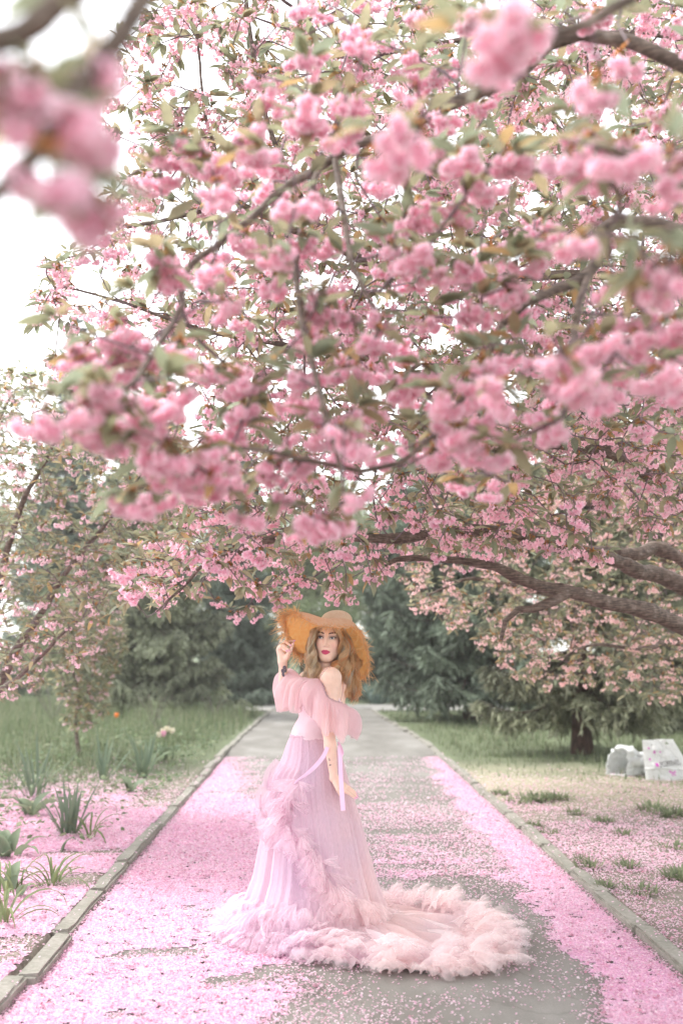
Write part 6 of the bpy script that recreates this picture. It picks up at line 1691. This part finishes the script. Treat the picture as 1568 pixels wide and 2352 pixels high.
# the cascade running down the front from the hip to the train
casc = [(686, 1792), (672, 1812), (662, 1838), (656, 1868), (660, 1896), (680, 1920), (704, 1938), (724, 1958), (738, 1986), (752, 2016), (776, 2044), (812, 2062), (852, 2074)]
dn = [(-0.45, -0.1, -0.85), (-0.5, -0.1, -0.8), (-0.55, -0.1, -0.8), (-0.45, -0.1, -0.9), (-0.25, -0.1, -1), (-0.2, -0.1, -1), (-0.25, -0.1, -1), (-0.3, -0.1, -1), (-0.3, -0.1, -1), (-0.25, -0.1, -1), (-0.1, -0.2, -1), (0, -0.3, -1), (0.1, -0.3, -1)]
rgc = np.random.default_rng(31)
cp = crom(np.c_[np.array(casc, float), np.zeros(len(casc))], 58)[:, :2]; cd = crom(np.array(dn), 58)
b = MB4()
for k_ in range(58):
    for lay in range(2):
        q, o = front_pt(cp[k_][0] + rgc.normal() * 5 + 3 * lay, cp[k_][1] + rgc.normal() * 5 - 4 * lay, 0.010 + 0.016 * lay)
        dd = cd[k_] + rgc.normal(0, 0.30, 3) + (np.array([0.75, 0, 0.15]) if rgc.random() < 0.18 else 0)
        fan(b, q, dd + o * 0.15, o + rgc.normal(0, 0.15, 3), rgc.uniform(0.09, 0.15), rgc.uniform(0.25, 0.45), int(rgc.integers(2, 4)), rgc, 0.20, 0.02, 0.55, 0.10)
gk('cascade_ruffle', *b.get()[:3], M['ruffle'], np.vstack(b.C))
# tiers on the viewer's left
surf_ruffle([(690, 1768), (668, 1764), (648, 1756), (634, 1742)], (-0.25, -0.1, -1), 0.17, 0.030, 0.013, 21, 0.03, 24)
surf_ruffle([(664, 1815), (645, 1812), (622, 1800), (612, 1788)], (-0.22, -0.05, -1), 0.17, 0.034, 0.015, 22, 0.03, 24)
surf_ruffle([(640, 1870), (622, 1866), (606, 1850)], (-0.15, -0.05, -1), 0.16, 0.036, 0.014, 23, 0.025, 20)
# deep flounce round the foot of the skirt, all the way round
def ring(z, scale, lo, hi, n=200):
    k = np.linspace(lo, hi, n); ph = k
    hw = prof(z, HWP) * scale; pth = np.stack([prof(z, CXP) + hw * np.cos(ph), WY + 0.92 * hw * np.sin(ph), np.broadcast_to(z, ph.shape)], -1)
    o = np.stack([np.cos(ph), np.sin(ph), 0 * ph + 0.05], -1); return pth, o
k = np.linspace(PI * 0.62, PI * 1.62, 200)
pth, o = ring(0.27 - 0.06 * np.sin((k - PI * 0.62) * 1.0) ** 2, 1.03, PI * 0.62, PI * 1.62)
V, Q = ruffle(pth, o, o * 0.42 + np.array([0, 0, -1.0]), 0.27, 0.034, 0.017, 31, 0.02, 12); gk('flounce', V, None, Q, M['ruffle'], fab(V, 0.08))
pth, o = ring(0.13 + 0 * k, 1.08, PI * 0.60, PI * 1.66)
V, Q = ruffle(pth, o, o * 0.75 + np.array([0, 0, -1.0]), 0.17, 0.045, 0.024, 32, 0.03, 9); gk('flounce', V, None, Q, M['ruffle'], fab(V, 0.12))
# frilled border of the train: several gathered rows lying on the path
hc = np.c_[HEMC, np.full(NC, 0.05)]
odir = np.c_[unit(HEMC - CEN), np.zeros(NC)]
V, Q = ruffle(np.c_[CEN + (HEMC - CEN) * 0.985, np.full(NC, 0.04)], np.array([0, 0, 1.0]) + odir * 0.15, odir - np.array([0, 0, 0.15]), 0.075, 0.05, 0.022, 41, 0.02, 7)
gk('hem_frill', V, None, Q, M['ruffle'], fab(V, 0.2))
rgh = np.random.default_rng(71); b = MB4()
seg_ = np.linalg.norm(np.roll(HEMC, -1, 0) - HEMC, axis=1); cum = np.cumsum(seg_) / seg_.sum()
for k_ in range(250):
    i_ = int(np.searchsorted(cum, rgh.random())) % NC
    ph_ = PHI[i_] % (2 * PI); train = 1.0 if (ph_ > PI * 1.45 or ph_ < PI * 0.34) else 0.0
    inset = rgh.random() ** 1.3 * (0.26 if train else 0.10); od_ = odir[i_]
    base = np.r_[HEMC[i_] - od_[:2] * inset, 0.03 + 0.055 * min(inset / 0.12, 1.0)]
    tilt = rgh.uniform(0.0, 0.4) * min(inset / 0.08, 1)
    dd = od_ + np.array([0, 0, tilt]) + rgh.normal(0, 0.35, 3) * np.array([1, 1, 0.4])
    fan(b, base, dd, np.array([0, 0, 1.0]) - od_ * tilt * 0.6 + rgh.normal(0, 0.2, 3), rgh.uniform(0.095, 0.18) * (0.7 + 0.3 * train), rgh.uniform(0.55, 1.0), int(rgh.integers(2, 4)), rgh, 0.24, 0.14, 0.75)
gk('hem_frill', *b.get()[:3], M['ruffle'], np.vstack(b.C))
b = MB4()                                                    # soft flounces round the foot of the skirt
for k_ in range(170):
    ph_ = rgh.uniform(PI * 0.55, PI * 1.55); z_b = rgh.choice([0.05, 0.12, 0.20]) * rgh.uniform(0.8, 1.2); hw_ = float(prof(z_b, HWP)) * (1.06 if z_b < 0.1 else 1.03)
    o_ = np.array([math.cos(ph_), math.sin(ph_), 0.0]); base = np.array([float(prof(z_b, CXP)) + hw_ * o_[0], WY + 0.92 * hw_ * o_[1], z_b])
    fan(b, base, o_ * 0.55 + np.array([0, 0, -0.55 if z_b > 0.09 else -0.15]) + rgh.normal(0, 0.22, 3), o_ + np.array([0, 0, 0.6]) + rgh.normal(0, 0.15, 3), rgh.uniform(0.09, 0.15), rgh.uniform(0.35, 0.7), int(rgh.integers(2, 5)), rgh, 0.22, 0.05, 0.65, 0.16)
gk('hem_frill', *b.get()[:3], M['ruffle'], np.vstack(b.C))
b = MB4()                                                    # loose billows over the far side of the train
for k_ in range(80):
    i_ = int(rgh.choice(np.where((PHI % (2 * PI) < PI * 0.36))[0])); od_ = odir[i_]
    base = np.r_[HEMC[i_] - od_[:2] * rgh.uniform(0.05, 0.35), rgh.uniform(0.06, 0.12)]
    fan(b, base, od_ * 0.6 + np.array([0, 0, rgh.uniform(0.2, 0.9)]) + rgh.normal(0, 0.35, 3), np.array([0, 0, 1.0]) - od_ * 0.5, rgh.uniform(0.07, 0.12), rgh.uniform(0.5, 0.9), 4, rgh, 0.3, 0.1)
gk('hem_frill', *b.get()[:3], M['ruffle'], np.vstack(b.C))
# off-the-shoulder flounce
Gp = [(793, 1622, -0.02), (776, 1614, -0.185), (756, 1606, -0.215), (747, 1594, -0.205), (740, 1574, -0.165), (733, 1560, -0.115), (714, 1562, -0.07), (700, 1563, 0.03), (692, 1566, 0.13), (700, 1572, 0.21), (740, 1605, 0.20), (780, 1624, 0.12)]
Hp = [(812, 1692, -0.05), (790, 1699, -0.245), (764, 1690, -0.285), (738, 1676, -0.285), (708, 1640, -0.245), (690, 1628, -0.20), (668, 1636, -0.15), (641, 1620, -0.06), (640, 1596, 0.05), (662, 1580, 0.20), (735, 1660, 0.27), (795, 1682, 0.16)]
def sleeves():
    n = 420; m = 22
    Gc = crom([P(*q) for q in Gp], n, True); Hc_ = crom([P(*q) for q in Hp], n, True)
    cen = (CH + NB) / 2
    for layer, (sd, sc, pf) in enumerate([(0, 1.0, 0.050), (1, 0.93, 0.030)]):
        Hh = Gc + (Hc_ - Gc) * sc; out = unit((Hh - cen) * np.array([1, 1, 0.15]))
        t = np.linspace(0, 1, m)[:, None]
        s = np.arange(n) / n * 2 * PI
        fl = 0.8 * np.sin(9 * s + 1.8 * np.sin(2 * s + sd) + sd) + 0.45 * np.sin(15 * s + 1.2 * np.sin(5 * s) + sd * 2) + 0.12 * np.sin(31 * s + 2 * np.sin(3 * s))
        tw = 0.35 * np.sin(4 * s + 1.0 + sd)
        fine = np.sin(120 * s) * 0.5 + np.sin(171 * s) * 0.3
        far = np.exp(-((np.arange(n) / n * 12 - 7.6) / 1.5) ** 2)               # the far sleeve stands up in a puff
        bulge = pf * np.sin(t * PI) ** 0.8 * (1 + 0.25 * fl[None])
        V = Gc[None] * (1 - t)[..., None] + Hh[None] * t[..., None] + out[None] * (bulge + 0.020 * t * fl[None] + 0.0035 * fine[None] * (1 - t) ** 4)[..., None]
        V[..., 2] += (0.050 * np.sin(t * PI) ** 0.8 * (1 + 1.1 * far[None])) - 0.016 * t * np.cos(9 * s)[None]
        V += 0.022 * vnoise(V, 130 + sd, 2, 9)[..., None] * np.sin(t * PI * 0.9)[..., None] * out[None]
        V += 0.012 * vnoise(V, 140 + sd, 2, 16)[..., None] * t[..., None] * np.array([0, 0, 1.0])
        V[-1] += R.normal(0, 0.0015, V[-1].shape)
        gk('sleeve_flounce', V, None, gridq(m, n, True), M['organza'], np.tile(PNK * np.array([1.02, 1.02, 1.0]), (n * m, 1)))
    # gathered elastic edge
    s = np.arange(n) / n * 2 * PI
    E_ = Gc + 0.004 * np.sin(95 * s)[:, None] * np.array([0, 0, 1.0]) + 0.003 * np.sin(133 * s)[:, None]
    V, T, Q = tube(np.vstack([E_, E_[:1]]), 0.0055 + 0.002 * np.sin(np.r_[s, 0] * 110), 6); gk('gathered_edge', V, T, Q, M['ruffle'], PNK * 0.97)
sleeves()
def strip(name, pts, wd, mat, normal=(0, -1, 0.0)):
    q = crom([P(*a) for a in pts], 40); tg = unit(np.gradient(q, axis=0)); s = unit(np.cross(tg, np.asarray(normal, float)))
    w_ = np.interp(np.linspace(0, 1, 40), np.linspace(0, 1, len(wd)), wd)[:, None] * 0.5
    V = np.stack([q - s * w_, q + np.array([0, -0.003, 0]), q + s * w_], 1); gk(name, V, None, gridq(40, 3), mat, None)
strip('ribbon', [(752, 1716, -0.22), (742, 1738, -0.24), (724, 1760, -0.27), (704, 1778, -0.29), (686, 1790, -0.31), (676, 1800, -0.31)], [0.020, 0.024, 0.022, 0.012, 0.007], M['satin'])
strip('ribbon', [(778, 1712, -0.19), (781, 1740, -0.24), (783, 1790, -0.285), (786, 1840, -0.305), (788, 1862, -0.31)], [0.014, 0.022, 0.023, 0.025, 0.024], M['satin'])
strip('ribbon', [(776, 1704, -0.12), (782, 1716, -0.13), (786, 1730, -0.15), (783, 1740, -0.17)], [0.010, 0.016, 0.016, 0.010], M['satin'])
def strap(pts):
    q = [skin_hit(*a, off=0.003) for a in pts]; q = [a for a in q if a is not None]
    if len(q) < 3: return
    V, T, Q = tube(crom(q, 30), 0.0028, 6); gk('strap', V, T, Q, M['ruffle'], np.array([0.80, 0.62, 0.58]))
strap([(757, 1534), (768, 1531), (778, 1539), (785, 1552), (789, 1570), (786, 1592), (781, 1612)])
strap([(734, 1561), (738, 1550), (745, 1541), (752, 1535)])
# waist seam
k = np.linspace(0, 2 * PI, 160); pth, o = ring(1.066 + 0 * k, 1.02, 0, 2 * PI, 160)
V, T, Q = tube(pth, 0.004, 6); gk('waist_seam', V, T, Q, M['ruffle'], LIL)
# foot: tips of the shoes are hidden by the hem
